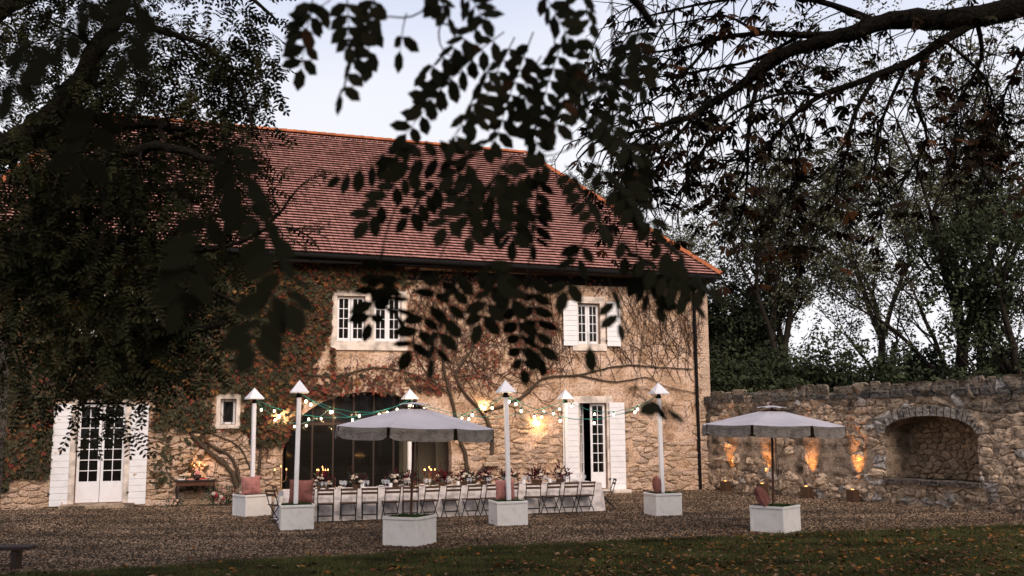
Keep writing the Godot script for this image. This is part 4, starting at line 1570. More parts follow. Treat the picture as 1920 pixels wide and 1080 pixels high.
func chestnut_tree() -> void:
	var g = RandomNumberGenerator.new()
	g.seed = 117
	var root = Vector3(9.2, 0, -9.8)
	var t = thing("chestnut_tree", "horse chestnut reaching a heavy limb of brown leaves across the sky above the wall", "tree", root)
	var b = MB.new()
	b.col = Color(0.020, 0.016, 0.013)
	b.xf = Transform3D(Basis(), -root)
	var P = func(px: float, py: float, d: float) -> Vector3: return at(px, py, d)
	limb(b, [root + Vector3(0, -0.1, 0), root + Vector3(0, 1.5, 0), root + Vector3(-0.1, 3.5, 0), root + Vector3(0.1, 6.0, 0), root + Vector3(0, 9.0, 0)], 0.45, 0.2, 10)
	var paths = [
		[[root + Vector3(-0.1, 4.6, 0), P.call(2150, -60, 9.6), P.call(1960, -5, 9.3), P.call(1830, 33, 9.1), P.call(1740, 36, 9.0), P.call(1650, 44, 9.0), P.call(1570, 72, 8.9), P.call(1490, 92, 8.9), P.call(1430, 125, 8.8), P.call(1375, 170, 8.7), P.call(1300, 215, 8.6), P.call(1210, 245, 8.5), P.call(1125, 262, 8.4)], 0.15, 0.008],
		[[P.call(1850, 30, 9.1), P.call(1770, 75, 9.0), P.call(1700, 120, 8.9), P.call(1620, 150, 8.7), P.call(1540, 180, 8.6), P.call(1480, 225, 8.5), P.call(1420, 290, 8.4), P.call(1350, 300, 8.3)], 0.055, 0.008],
		[[P.call(1600, 62, 8.95), P.call(1500, 66, 9.1), P.call(1420, 62, 9.2), P.call(1340, 75, 9.3), P.call(1250, 95, 9.4), P.call(1160, 100, 9.4)], 0.04, 0.007],
		[[P.call(1490, 92, 8.9), P.call(1400, 155, 8.9), P.call(1330, 195, 9.0), P.call(1270, 255, 9.0), P.call(1230, 320, 9.0), P.call(1205, 365, 9.0)], 0.04, 0.005],
		[[P.call(1640, 145, 8.7), P.call(1600, 220, 8.5), P.call(1585, 300, 8.5), P.call(1560, 385, 8.5)], 0.028, 0.006],
		[[P.call(1740, 95, 8.95), P.call(1715, 180, 8.8), P.call(1738, 260, 8.8), P.call(1700, 330, 8.8)], 0.03, 0.006],
		[[P.call(1430, 125, 8.8), P.call(1405, 225, 8.6), P.call(1402, 320, 8.6), P.call(1395, 395, 8.6)], 0.028, 0.006],
		[[P.call(1300, 215, 8.6), P.call(1245, 250, 8.4), P.call(1190, 275, 8.3), P.call(1110, 262, 8.3)], 0.014, 0.004],
		[[P.call(1480, 225, 8.5), P.call(1500, 290, 8.3), P.call(1480, 370, 8.3)], 0.02, 0.005],
		[[P.call(1960, -5, 9.3), P.call(1935, 60, 9.0), P.call(1905, 130, 8.9), P.call(1880, 190, 8.9), P.call(1885, 250, 8.9)], 0.025, 0.005],
		[[P.call(1830, 33, 9.1), P.call(1840, 110, 9.2), P.call(1800, 190, 9.3), P.call(1790, 260, 9.3)], 0.025, 0.005],
		[[P.call(1650, 44, 9.0), P.call(1560, 10, 9.3), P.call(1440, -10, 9.5), P.call(1300, 10, 9.6), P.call(1180, 40, 9.6)], 0.04, 0.007],
		[[P.call(1540, 180, 8.6), P.call(1470, 175, 8.4), P.call(1380, 210, 8.3), P.call(1320, 280, 8.2), P.call(1290, 340, 8.2)], 0.02, 0.005],
		[[P.call(1440, -10, 9.5), P.call(1330, -30, 9.6), P.call(1230, -10, 9.7), P.call(1150, 30, 9.7)], 0.02, 0.005],
		[[P.call(1500, 66, 9.1), P.call(1420, 110, 9.4), P.call(1330, 130, 9.5), P.call(1230, 145, 9.6), P.call(1140, 150, 9.6)], 0.02, 0.005],
		[[P.call(1420, 62, 9.2), P.call(1360, 30, 9.4), P.call(1290, 40, 9.4), P.call(1200, 55, 9.5)], 0.016, 0.005],
		[[P.call(1700, 120, 8.9), P.call(1660, 210, 8.9), P.call(1640, 290, 8.9), P.call(1650, 360, 8.9)], 0.02, 0.005],
		[[P.call(1770, 75, 9.0), P.call(1850, 150, 9.0), P.call(1870, 220, 9.0)], 0.018, 0.005],
		[[P.call(1210, 245, 8.5), P.call(1180, 300, 8.5), P.call(1220, 360, 8.5)], 0.010, 0.004],
		[[P.call(1340, 75, 9.3), P.call(1280, 140, 9.2), P.call(1220, 190, 9.1), P.call(1150, 200, 9.0)], 0.02, 0.005],
	]
	var leafs = []
	for q in paths:
		var pts = limb(b, q[0], q[1], q[2])
		var start = 12 if q[1] > 0.1 else 3
		for i in range(start, pts.size()):
			for rep in 3:
				if g.randf() > 0.85: continue
				var d: Vector3 = (pts[mini(i + 1, pts.size() - 1)] - pts[i - 1]).normalized()
				var p: Vector3 = pts[i]
				var nd = (d * 0.5 + Vector3(g.randf_range(-1, 1), g.randf_range(-0.9, 0.5), g.randf_range(-1, 1))).normalized()
				var tw = [p]
				var n = g.randi_range(2, 5)
				for k in n:
					nd = (nd + Vector3(g.randf_range(-0.55, 0.55), -0.22 + g.randf_range(-0.4, 0.4), g.randf_range(-0.55, 0.55))).normalized()
					p += nd * g.randf_range(0.10, 0.19)
					tw.append(p)
					if k > 0 and g.randf() < 0.33: leafs.append(p)
				var rd = []
				for k in tw.size(): rd.append(lerpf(0.008, 0.003, float(k) / n))
				b.tube(tw, rd, 4, false)
				leafs.append(p)
				if g.randf() < 0.18: leafs.append(p)
	part("trunk", b, M.bark, t)
	var tones = [Color(0.034, 0.020, 0.013), Color(0.027, 0.019, 0.012), Color(0.05, 0.026, 0.014), Color(0.034, 0.030, 0.015), Color(0.12, 0.045, 0.015)]
	var skins = []
	for c in tones:
		var m = M.leaf.duplicate()
		m.albedo_color = c.linear_to_srgb()
		skins.append(m)
	var lm = chestnut_leaf()
	leafs.sort_custom(func(a, c): return a.z > c.z)
	var wh = []
	var ti = PackedColorArray()
	for i in leafs.size():
		var bs = Basis(Vector3.UP, g.randf() * TAU) * Basis(Vector3.BACK, g.randf_range(-0.5, 0.5)) * Basis(Vector3.RIGHT, g.randf_range(-0.7, 0.7)) * g.randf_range(0.55, 0.9)
		var tone = g.randi() % 4 if g.randf() > 0.07 else 4
		if i < 290:
			var o = put("leaf", lm, skins[tone], t)
			o.transform = Transform3D(bs, leafs[i] - root)
		else:
			wh.append(Transform3D(bs, leafs[i] - root))
			ti.append(tones[tone] * g.randf_range(0.8, 1.2))
	for i in 4200:   # unseen upper crown, added to block light from the boughs and grass
		var z = g.randf_range(-15.0, 4.0)
		var y = 3.5 + 0.45 * maxf(-z, 0.0) + g.randf_range(0.3, 3.2)
		wh.append(Transform3D(Basis(Vector3.UP, g.randf() * TAU) * 2.6, Vector3(g.randf_range(0.5, 14.0), y, z) - root))
		ti.append(tones[g.randi() % 4])
	scatter("crown", lm, M.leaf, wh, ti, t)

func overhanging_locust() -> void:
	var g = RandomNumberGenerator.new()
	g.seed = 131
	var root = Vector3(-1.6, 0, 2.6)
	var t = thing("young_locust", "young locust whose blurred oval leaf sprays dangle before the roof and facade", "tree", root)
	var b = MB.new()
	b.col = Color(0.05, 0.038, 0.028)
	b.xf = Transform3D(Basis(), -root)
	var P = func(px: float, py: float, d: float) -> Vector3: return at(px, py, d)
	limb(b, [root + Vector3(0, -0.1, 0), root + Vector3(0, 1.5, 0), root + Vector3(0.1, 3.0, -0.2), root + Vector3(0.3, 4.0, -1.2), Vector3(-0.6, 3.75, -0.4), Vector3(0.0, 3.35, -1.6), Vector3(0.35, 3.3, -2.3)], 0.08, 0.008, 8)
	limb(b, [root + Vector3(0.1, 3.0, -0.2), Vector3(-1.6, 3.9, 1.0), Vector3(-1.2, 3.6, -0.4), Vector3(-0.9, 3.2, -1.4)], 0.05, 0.006, 6)
	var twigs = [
		[[1330, -70, 2.3], [1240, 50, 2.25], [1170, 150, 2.2], [1110, 240, 2.15], [1040, 290, 2.1], [900, 292, 2.1], [790, 268, 2.1]],
		[[1020, -70, 2.1], [1024, 20, 2.1], [1040, 90, 2.1], [1000, 130, 2.15], [930, 160, 2.2]],
		[[1145, -60, 2.3], [1148, 60, 2.25], [1140, 160, 2.2]],
		[[860, -70, 2.0], [790, 22, 2.0], [720, 30, 2.0], [640, 10, 2.0]],
		[[1110, 240, 2.15], [1190, 300, 2.2], [1150, 430, 2.1], [1215, 490, 2.1], [1290, 535, 2.1]],
		[[960, 292, 2.1], [890, 380, 2.0], [835, 460, 1.95], [800, 560, 1.9]],
		[[1010, 292, 2.1], [1004, 420, 2.0], [985, 540, 1.95], [985, 660, 1.95]],
		[[780, 300, 2.1], [730, 420, 2.0], [705, 520, 2.0]],
		[[1215, 490, 2.1], [1210, 600, 2.1], [1190, 735, 2.1]],
		[[870, 60, 2.05], [828, 45, 2.05], [826, 85, 2.05], [850, 110, 2.05]],
		[[250, -60, 1.4], [280, 150, 1.4], [330, 330, 1.35], [420, 470, 1.35], [520, 560, 1.35]],
		[[280, 150, 1.4], [200, 300, 1.4], [190, 450, 1.4], [130, 600, 1.4]],
	]
	for q in twigs:
		var pts = []
		for k in q: pts.append(P.call(k[0], k[1], k[2]))
		limb(b, pts, 0.0028, 0.0012, 5)
	var fr = [
		[590, -20, 565, 128, 2.0, 5], [650, -15, 655, 85, 2.0, 4], [700, -10, 640, 178, 2.0, 7], [705, -20, 690, 110, 2.05, 5], [762, 25, 750, 95, 2.0, 1], [810, -30, 840, 30, 2.0, 4], [620, 0, 560, 60, 2.0, 3],
		[930, 20, 800, 135, 2.1, 6], [945, 60, 792, 195, 2.15, 7], [900, 95, 762, 250, 2.1, 7], [925, 115, 850, 268, 2.1, 7], [965, 70, 890, 235, 2.2, 7], [1000, 60, 930, 262, 2.15, 8], [1015, 105, 965, 205, 2.1, 5],
		[1060, 60, 1000, 255, 2.2, 8], [1085, 110, 1040, 245, 2.1, 6], [1120, 60, 1080, 205, 2.2, 6], [1150, 90, 1112, 262, 2.15, 7], [1180, 60, 1150, 250, 2.25, 8], [1100, 200, 1185, 285, 2.15, 5], [1195, 40, 1205, 160, 2.3, 5],
		[1010, -20, 1065, 70, 2.1, 5], [1080, -30, 1110, 45, 2.2, 4], [860, -30, 905, 35, 2.0, 4], [1040, 130, 1120, 150, 2.1, 4], [980, 160, 1010, 280, 2.1, 5],
		[790, 268, 640, 332, 2.0, 6], [900, 290, 745, 300, 2.1, 5], [785, 300, 690, 412, 2.0, 6], [845, 318, 765, 405, 2.0, 5], [880, 320, 880, 442, 2.0, 5], [925, 320, 930, 425, 2.0, 5], [965, 330, 960, 450, 2.0, 6],
		[1010, 320, 1000, 455, 2.0, 6], [1060, 310, 1125, 425, 2.05, 6], [1100, 290, 1192, 400, 2.1, 6], [1040, 300, 950, 345, 2.05, 5], [900, 310, 835, 425, 2.0, 5], [940, 250, 850, 330, 2.1, 5],
		[1190, 250, 1195, 385, 2.15, 6], [1160, 330, 1225, 425, 2.1, 5], [1130, 420, 1295, 562, 2.05, 8], [1150, 470, 1325, 548, 2.1, 7], [1220, 440, 1332, 540, 2.1, 6], [1100, 440, 1060, 545, 2.05, 4], [1190, 500, 1232, 575, 2.1, 4],
		[720, 465, 692, 605, 1.95, 5], [700, 500, 745, 590, 1.95, 4], [840, 500, 768, 655, 1.85, 6], [865, 490, 812, 668, 1.85, 6], [940, 500, 900, 605, 1.95, 4], [965, 555, 982, 690, 1.95, 5], [990, 500, 1012, 665, 2.0, 6], [900, 480, 960, 560, 1.95, 4],
		[1140, 520, 1162, 605, 2.05, 3], [1103, 625, 1105, 650, 1.8, 0], [1180, 728, 1252, 765, 1.5, 3],
		[180, -20, 120, 75, 1.35, 4], [255, -20, 230, 105, 1.35, 4], [400, 380, 335, 565, 1.3, 5], [520, 530, 470, 645, 1.3, 4], 
		[480, 380, 545, 565, 1.35, 5], [190, 180, 150, 310, 1.35, 4], [70, 60, 20, 170, 1.4, 4], [420, 250, 470, 400, 1.4, 5],
	]
	var lm = []
	for k in 3:
		var q = MB.new()
		for i in 1: leaflet(q, Vector3.ZERO, Vector3.RIGHT, Vector3.UP, 1.0, 0.52 + 0.03 * k)
		lm.append(q.mesh())
	var tones = [Color(0.018, 0.019, 0.010), Color(0.014, 0.015, 0.008), Color(0.022, 0.020, 0.010), Color(0.06, 0.026, 0.012)]
	var skins = []
	for c in tones:
		var m = M.leaf.duplicate()
		m.vertex_color_use_as_albedo = false
		m.albedo_color = c.linear_to_srgb()
		skins.append(m)
	part("trunk", b, M.bark, t)
	var count = 0
	var rest = MB.new()
	rest.xf = Transform3D(Basis(), -root)
	rest.col = tones[0]
	for f in fr:
		var a = P.call(f[0], f[1], f[4])
		var e = P.call(f[2], f[3], f[4] + g.randf_range(-0.12, 0.08))
		var mid = (a + e) * 0.5 + Vector3(0, 0.012, 0)
		var pairs: int = f[5]
		var d = (e - a).normalized()
		var n = (-fw + Vector3(g.randf_range(-0.8, 0.8), g.randf_range(-0.2, 0.9), g.randf_range(-0.3, 0.3))).normalized()
		n = (n - d * n.dot(d)).normalized()
		var s = d.cross(n)
		var stalk = MB.new()
		stalk.col = Color(0.05, 0.045, 0.02)
		stalk.tube([Vector3.ZERO, mid - a, e - a], [0.0016, 0.0013, 0.0008], 4, false)
		var own = count < 280
		var lf = part("leaf", stalk, M.bark, t, a - root) if own else null
		if not own:
			rest.tube([a, mid, e], [0.0016, 0.0013, 0.0008], 4, false)
		for i in pairs * 2 + 1:
			if i < pairs * 2 and g.randf() < 0.05: continue
			var k = (floorf(i / 2.0) + 1.0) / (pairs + 0.6)
			var o = a.lerp(e, k) if k < 1.0 else e
			var sd = 1.0 if i % 2 else -1.0
			var ld = (d * 0.45 + s * sd + n * g.randf_range(-0.7, 0.1) + Vector3(0, -0.25, 0)).normalized()
			if i == pairs * 2:
				o = e
				ld = (d + Vector3(0, -0.15, 0)).normalized()
			var ln = (n + s * g.randf_range(-0.5, 0.5) + d * g.randf_range(-0.4, 0.4)).normalized()
			ln = (ln - ld * ln.dot(ld)).normalized()
			var size = 0.047 * g.randf_range(0.85, 1.15)
			if own:
				var q = put("leaflet", lm[g.randi() % 3], skins[g.randi() % 3 if g.randf() > 0.04 else 3], lf)
				q.transform = Transform3D(Basis(ld, ln, ld.cross(ln)).scaled(Vector3.ONE * size), o - a)
				count += 1
			else:
				leaflet(rest, o, ld, ln, size, size * 0.55)
	part("foliage", rest, M.leaf, t).set_meta("kind", "stuff")

# ---------- posts, planters, parasols, cushions
func planter(label: String, at0: Vector3, turn: float, w: float, h: float, chips := 0) -> void:
	var t = thing("planter", label, "planter", at0, turn, "white square wooden planters in the gravel yard")
	var e = w / 2
	var b = MB.new()
	b.bevel(Vector3(-e, 0, -e), Vector3(e, h - 0.05, e), 0.012)
	part("box", b, M.planter_paint, t)
	b = MB.new()
	for s in [-1, 1]:
		b.bevel(Vector3(-e - 0.012, h - 0.052, s * e - 0.02), Vector3(e + 0.012, h, s * e + 0.02), 0.008)
		b.bevel(Vector3(s * e - 0.02, h - 0.0515, -e + 0.0205), Vector3(s * e + 0.02, h - 0.001, e - 0.0205), 0.008)
	part("rim", b, M.planter_paint, t)
	for x in [-1, 1]:
		for z in [-1, 1]:
			b = MB.new()
			b.bevel(Vector3(x * e - (0.055 if x > 0 else 0.006), 0.0, z * e - (0.055 if z > 0 else 0.006)), Vector3(x * e + (0.006 if x > 0 else 0.055), h - 0.053, z * e + (0.006 if z > 0 else 0.055)), 0.004)
			part("corner_board", b, M.planter_paint, t)
	for k in chips:
		b = MB.new()
		var cz = rng.randf_range(-e + 0.08, e - 0.08)
		var cy = 0.06 + 0.14 * rng.randf() * rng.randf()
		b.cbox(Vector3(-e - 0.001, cy, cz), Vector3(0.004, rng.randf_range(0.008, 0.035), rng.randf_range(0.008, 0.02)))
		part("paint_chip", b, M.dark_wood, t)
	b = MB.new()
	var n = 7
	for j in n + 1:
		for i in n + 1:
			b.p(Vector3(lerpf(-e + 0.021, e - 0.021, float(i) / n), h - 0.012 + rng.randf_range(-0.01, 0.018), lerpf(-e + 0.021, e - 0.021, float(j) / n)))
	for j in n:
		for i in n:
			var a = j * (n + 1) + i
			b.t(a, a + n + 1, a + n + 2); b.t(a, a + n + 2, a + 1)
	part("turf", b, M.turf, t)
	var wh = []
	var ti = PackedColorArray()
	var gm = MB.new()
	for k in 3:
		var a = TAU * k / 3.0
		gm.tri(Vector3(cos(a) * 0.01, 0, sin(a) * 0.01), Vector3(cos(a) * 0.01 + 0.008, 0, sin(a) * 0.01), Vector3(cos(a) * 0.02, 0.04, sin(a) * 0.02))
	for k in 420:
		wh.append(Transform3D(Basis(Vector3.UP, rng.randf() * TAU) * rng.randf_range(0.6, 1.1), Vector3(rng.randf_range(-e + 0.03, e - 0.03), h - 0.01, rng.randf_range(-e + 0.03, e - 0.03))))
		ti.append(Color(0.03, 0.06, 0.016) * rng.randf_range(0.6, 1.5))
	scatter("grass", gm.mesh(false), M.grass_blade, wh, ti, t)

func lamp_post(label: String, at0: Vector3, base: float, top: float, lean: float, turn: float) -> void:
	var t = thing("lantern_post", label, "post", at0 + Vector3(0, base, 0), turn, "white posts with pyramid caps carrying the string lights")
	t.rotation.z = lean
	var h = top - base
	var b = MB.new()
	b.bevel(Vector3(-0.05, 0, -0.05), Vector3(0.05, h - 0.42, 0.05), 0.008)
	part("post", b, M.white_paint, t)
	b = MB.new()
	b.lathe([[0.05, 0.0], [0.075, 0.015], [0.075, 0.045], [0.05, 0.06], [0.05, 0.12]], 12, Vector3(0, h - 0.42, 0))
	part("collar", b, M.gutter, t)
	b = MB.new()
	var y0 = h - 0.31
	var e = 0.205
	var k = [Vector3(-e, y0, e), Vector3(e, y0, e), Vector3(e, y0, -e), Vector3(-e, y0, -e)]
	var ap = Vector3(0, h, 0)
	for i in 4:
		b.quad(k[i], k[(i + 1) % 4], k[(i + 1) % 4] + Vector3(0, 0.025, 0), k[i] + Vector3(0, 0.025, 0))
		b.tri(k[i] + Vector3(0, 0.025, 0), k[(i + 1) % 4] + Vector3(0, 0.025, 0), ap)
	b.quad(k[3], k[2], k[1], k[0])
	part("pyramid_cap", b, M.white_paint, t)

func cushion(label: String, m: Material, at0: Vector3, size: float, thick: float, turn: float, lean: float, roll: float) -> void:
	var b = MB.new()
	var n = 12
	for sd in [1.0, -1.0]:
		var s0 = b.v.size()
		for j in n + 1:
			for i in n + 1:
				var x = i * 2.0 / n - 1.0
				var y = j * 2.0 / n - 1.0
				var k = pow(maxf(0.0, (1.0 - pow(absf(x), 2.6)) * (1.0 - pow(absf(y), 2.6))), 0.55)
				var pin = 1.0 - 0.07 * (1.0 - pow(absf(x), 3.0)) * absf(y) * absf(y) - 0.0
				var pin2 = 1.0 - 0.07 * (1.0 - pow(absf(y), 3.0)) * absf(x) * absf(x)
				var wr = 0.012 * sin(x * 5.0 + y * 3.0 + sd) * k
				b.p(Vector3(x * size / 2 * pin2, (y + 1.0) * size / 2 * pin, sd * (k * thick / 2 + wr)))
		for j in n:
			for i in n:
				var a = s0 + j * (n + 1) + i
				if sd > 0: b.t(a, a + 1, a + n + 2); b.t(a, a + n + 2, a + n + 1)
				else: b.t(a, a + n + 2, a + 1); b.t(a, a + n + 1, a + n + 2)
	var o = part("cushion", b, m, self, at0)
	tag(o, label, "cushion", "velvet cushions leaning on the posts")
	o.transform = Transform3D(Basis(Vector3.UP, turn) * Basis(Vector3.RIGHT, lean) * Basis(Vector3.BACK, roll), at0)

func parasol(label: String, at0: Vector3, base: float, rad: float, edge: float, top: float, turn: float, tilt: float) -> void:
	var t = thing("parasol", label, "parasol", at0 + Vector3(0, base, 0), 0.0, "canvas garden parasols in planters")
	t.rotation.z = tilt
	var e = edge - base
	var h = top - base
	var b = MB.new()
	b.rod(Vector3(0, -0.02, 0), Vector3(0, h + 0.03, 0), 0.026, 10)
	part("pole", b, M.parasol_wood, t)
	b = MB.new()
	b.lathe([[0.0, h + 0.02], [0.05, h + 0.025], [0.055, h + 0.05], [0.03, h + 0.08], [0.0, h + 0.085]], 10)
	part("finial", b, M.parasol_wood, t)
	var cs = []
	for i in 8:
		var a = turn + TAU * i / 8
		cs.append(Vector3(sin(a), 0, cos(a)))
	b = MB.new()
	var vent = 0.34
	for i in 8:   # panels sag a little between the ribs
		var d0 = cs[i]
		var d1 = cs[(i + 1) % 8]
		var steps = 7
		var acr = 6
		var id = []
		for j in steps + 1:
			var k = lerpf(vent / rad * 0.8, 1.0, float(j) / steps)
			var row = []
			for m in acr + 1:
				var f = float(m) / acr
				var d = d0.lerp(d1, f)
				var sag = -0.022 * sin(PI * f) * k
				row.append(b.p(Vector3(d.x * rad * k, lerpf(h - 0.05, e, k) + sag, d.z * rad * k)))
			id.append(row)
		for j in steps:
			for m in acr:
				b.t(id[j][m], id[j + 1][m], id[j + 1][m + 1]); b.t(id[j][m], id[j + 1][m + 1], id[j][m + 1])
	part("canopy", b, M.canvas, t)
	b = MB.new()
	for i in 8:
		var d0 = cs[i]
		var d1 = cs[(i + 1) % 8]
		for m in 4:
			var da = d0.lerp(d1, m / 4.0)
			var dc = d0.lerp(d1, (m + 1) / 4.0)
			var lift = 0.02
			b.tri(Vector3(0, h + 0.02, 0), Vector3(da.x * vent, h - 0.045 + lift * absf(sin(PI * m / 4.0)), da.z * vent), Vector3(dc.x * vent, h - 0.045 + lift * absf(sin(PI * (m + 1) / 4.0)), dc.z * vent))
	part("vent_cap", b, M.canvas, t)
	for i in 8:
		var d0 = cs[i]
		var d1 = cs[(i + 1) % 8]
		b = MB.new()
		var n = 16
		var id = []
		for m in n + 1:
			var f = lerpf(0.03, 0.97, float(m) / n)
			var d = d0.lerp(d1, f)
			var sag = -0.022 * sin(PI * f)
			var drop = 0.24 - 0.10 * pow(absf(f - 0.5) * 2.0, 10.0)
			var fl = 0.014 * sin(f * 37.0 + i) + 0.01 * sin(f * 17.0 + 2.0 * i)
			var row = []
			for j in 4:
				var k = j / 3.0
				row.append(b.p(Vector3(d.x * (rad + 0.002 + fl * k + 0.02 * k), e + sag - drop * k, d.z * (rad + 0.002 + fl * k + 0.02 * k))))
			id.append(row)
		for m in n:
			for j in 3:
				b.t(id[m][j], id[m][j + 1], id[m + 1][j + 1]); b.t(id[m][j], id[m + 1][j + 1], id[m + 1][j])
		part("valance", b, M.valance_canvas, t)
		b = MB.new()
		b.rod(Vector3(d0.x * 0.06, h - 0.075, d0.z * 0.06), Vector3(d0.x * (rad - 0.02), e - 0.02, d0.z * (rad - 0.02)), 0.011, 5)
		b.rod(Vector3(d0.x * 0.05, h - 0.62, d0.z * 0.05), Vector3(d0.x * rad * 0.5, lerpf(h - 0.075, e - 0.02, 0.5), d0.z * rad * 0.5), 0.009, 5)
		part("rib", b, M.parasol_wood, t)
	b = MB.new()
	b.lathe([[0.03, h - 0.66], [0.055, h - 0.65], [0.055, h - 0.6], [0.03, h - 0.59]], 10)
	part("runner", b, M.parasol_wood, t)
	b = MB.new()
	b.tube([Vector3(0.05, h - 0.62, 0.03), Vector3(0.075, h - 1.2, 0.03), Vector3(0.085, 0.75, 0.03), Vector3(0.11, 0.42, 0.03), Vector3(0.13, 0.72, 0.03), Vector3(0.11, h - 1.2, 0.03), Vector3(0.06, h - 0.62, 0.03)], [0.006, 0.006, 0.006, 0.006, 0.006, 0.006, 0.006], 5)
	part("cord", b, M.gutter, t)

func yard_furniture() -> void:
	var H = 0.56
	planter("white planter of the leftmost post, one corner turned to the lawn", Vector3(-7.03, 0, -27.25), deg_to_rad(42), 0.74, H)
	planter("white planter at the table's end with a dark rose cushion", Vector3(-5.06, 0, -23.64), deg_to_rad(16), 0.74, H)
	planter("white planter standing before the middle of the chair row", Vector3(-0.14, 0, -24.2), deg_to_rad(17), 0.74, H)
	planter("white planter on open gravel before the last downstairs shutters and downpipe", Vector3(3.86, 0, -26.35), deg_to_rad(18), 0.72, H)
	planter("chipped white planter holding the parasol before the table, right at the grass", Vector3(-2.09, 0, -20.41), deg_to_rad(-25), 0.77, H, 12)
	planter("white planter holding the parasol by the garden wall", Vector3(5.69, 0, -22.17), deg_to_rad(-42), 0.78, H)
	lamp_post("white pyramid-capped post rising from the leftmost planter", Vector3(-7.03, 0, -27.25), H - 0.02, 3.40, 0.004, 0.6)
	lamp_post("white pyramid-capped post at the table's near end, rose cushion at its foot", Vector3(-5.08, 0, -23.64), H - 0.02, 3.44, -0.012, 0.3)
	lamp_post("white pyramid-capped post rising before the middle of the chairs", Vector3(-0.12, 0, -24.2), H - 0.02, 3.42, 0.022, 0.3)
	lamp_post("white pyramid-capped post standing alone on open gravel", Vector3(3.86, 0, -26.35), H - 0.02, 3.415, 0.012, 0.35)
	lamp_post("white pyramid-capped post behind the table and parasol, before the arch", Vector3(-3.05, 0, -29.6), 0.0, 3.42, 0.0, 0.4)
	lamp_post("white pyramid-capped post beside the shutter of the table-side door", Vector3(1.64, 0, -31.2), 0.0, 3.42, 0.004, 0.4)
	cushion("bright dusty-pink cushion propped on the leftmost planter", M.pink_velvet, Vector3(-6.98, H - 0.01, -26.97), 0.52, 0.2, 0.15, -0.25, 0.09)
	cushion("large dark rose cushion leaning behind the post at the table's near end", M.rust_velvet, Vector3(-5.0, H - 0.01, -23.83), 0.58, 0.2, 0.2, -0.15, -0.02)
	cushion("rosy cushion half hidden by the post before the middle chairs", M.pink_velvet, Vector3(-0.20, H - 0.01, -24.40), 0.50, 0.2, 0.3, -0.12, 0.0)
	cushion("small pinkish cushion seen edge-on beside the lone gravel post", M.rust_velvet, Vector3(3.74, H - 0.01, -26.3), 0.46, 0.22, 1.35, -0.12, 0.0)
	cushion("tilted dark pink cushion lying against the pole of the wall-side parasol", M.rust_velvet, Vector3(5.50, H - 0.01, -22.05), 0.48, 0.24, 1.15, -0.5, 0.0)
	parasol("open grey-white parasol standing in front of the long table", Vector3(-2.07, 0, -20.41), H - 0.02, 1.66, 2.31, 2.80, deg_to_rad(-11), deg_to_rad(-1.8))
	parasol("open grey-white parasol standing in front of the garden wall", Vector3(5.66, 0, -22.17), H - 0.02, 1.58, 2.28, 2.70, deg_to_rad(-29), deg_to_rad(-1.4))

# ---------- the table
func bistro_chair() -> Node3D:
	var t = thing("bistro_chair", "folding bistro chair, first of the row at the cushion end of the table", "chair", Vector3.ZERO, 0.0, "wooden folding chairs along the front of the long table")
	for s in [-1, 1]:
		var b = MB.new()
		b.tube([Vector3(s * 0.19, 0.83, 0.235), Vector3(s * 0.19, 0.46, 0.12), Vector3(s * 0.19, 0.0, -0.20)], [0.0125, 0.0125, 0.0125], 5)
		part("back_leg", b, M.black_metal, t)
		b = MB.new()
		b.tube([Vector3(s * 0.172, 0.45, -0.19), Vector3(s * 0.172, 0.22, 0.0), Vector3(s * 0.172, 0.0, 0.22)], [0.0125, 0.0125, 0.0125], 5)
		part("leg", b, M.black_metal, t)
	for v in [[0.16, 0.10, 0.17], [0.16, -0.085, 0.188], [0.44, 0.11, 0.18], [0.44, -0.18, 0.18]]:
		var b = MB.new()
		b.rod(Vector3(-v[2], v[0], v[1]), Vector3(v[2], v[0], v[1]), 0.009, 5)
		part("crossbar", b, M.black_metal, t)
	for k in 5:
		var b = MB.new()
		var z = -0.17 + k * 0.075
		b.bevel(Vector3(-0.205, 0.452, z - 0.031), Vector3(0.205, 0.47, z + 0.031), 0.004)
		part("seat_slat", b, M.slat_wood, t)
	for k in 2:
		var b = MB.new()
		b.bevel(Vector3(-0.205, 0.675 + k * 0.095, 0.20 + k * 0.03), Vector3(0.205, 0.73 + k * 0.095, 0.216 + k * 0.03), 0.004)
		part("back_slat", b, M.slat_wood, t)
	return t

func wine_glass() -> ArrayMesh:
	var b = MB.new()
	b.lathe([[0.034, 0.0], [0.034, 0.003], [0.005, 0.008], [0.0045, 0.085], [0.012, 0.095], [0.034, 0.12], [0.040, 0.15], [0.036, 0.20], [0.034, 0.20], [0.037, 0.15], [0.030, 0.122], [0.004, 0.10]], 10)
	return b.mesh()

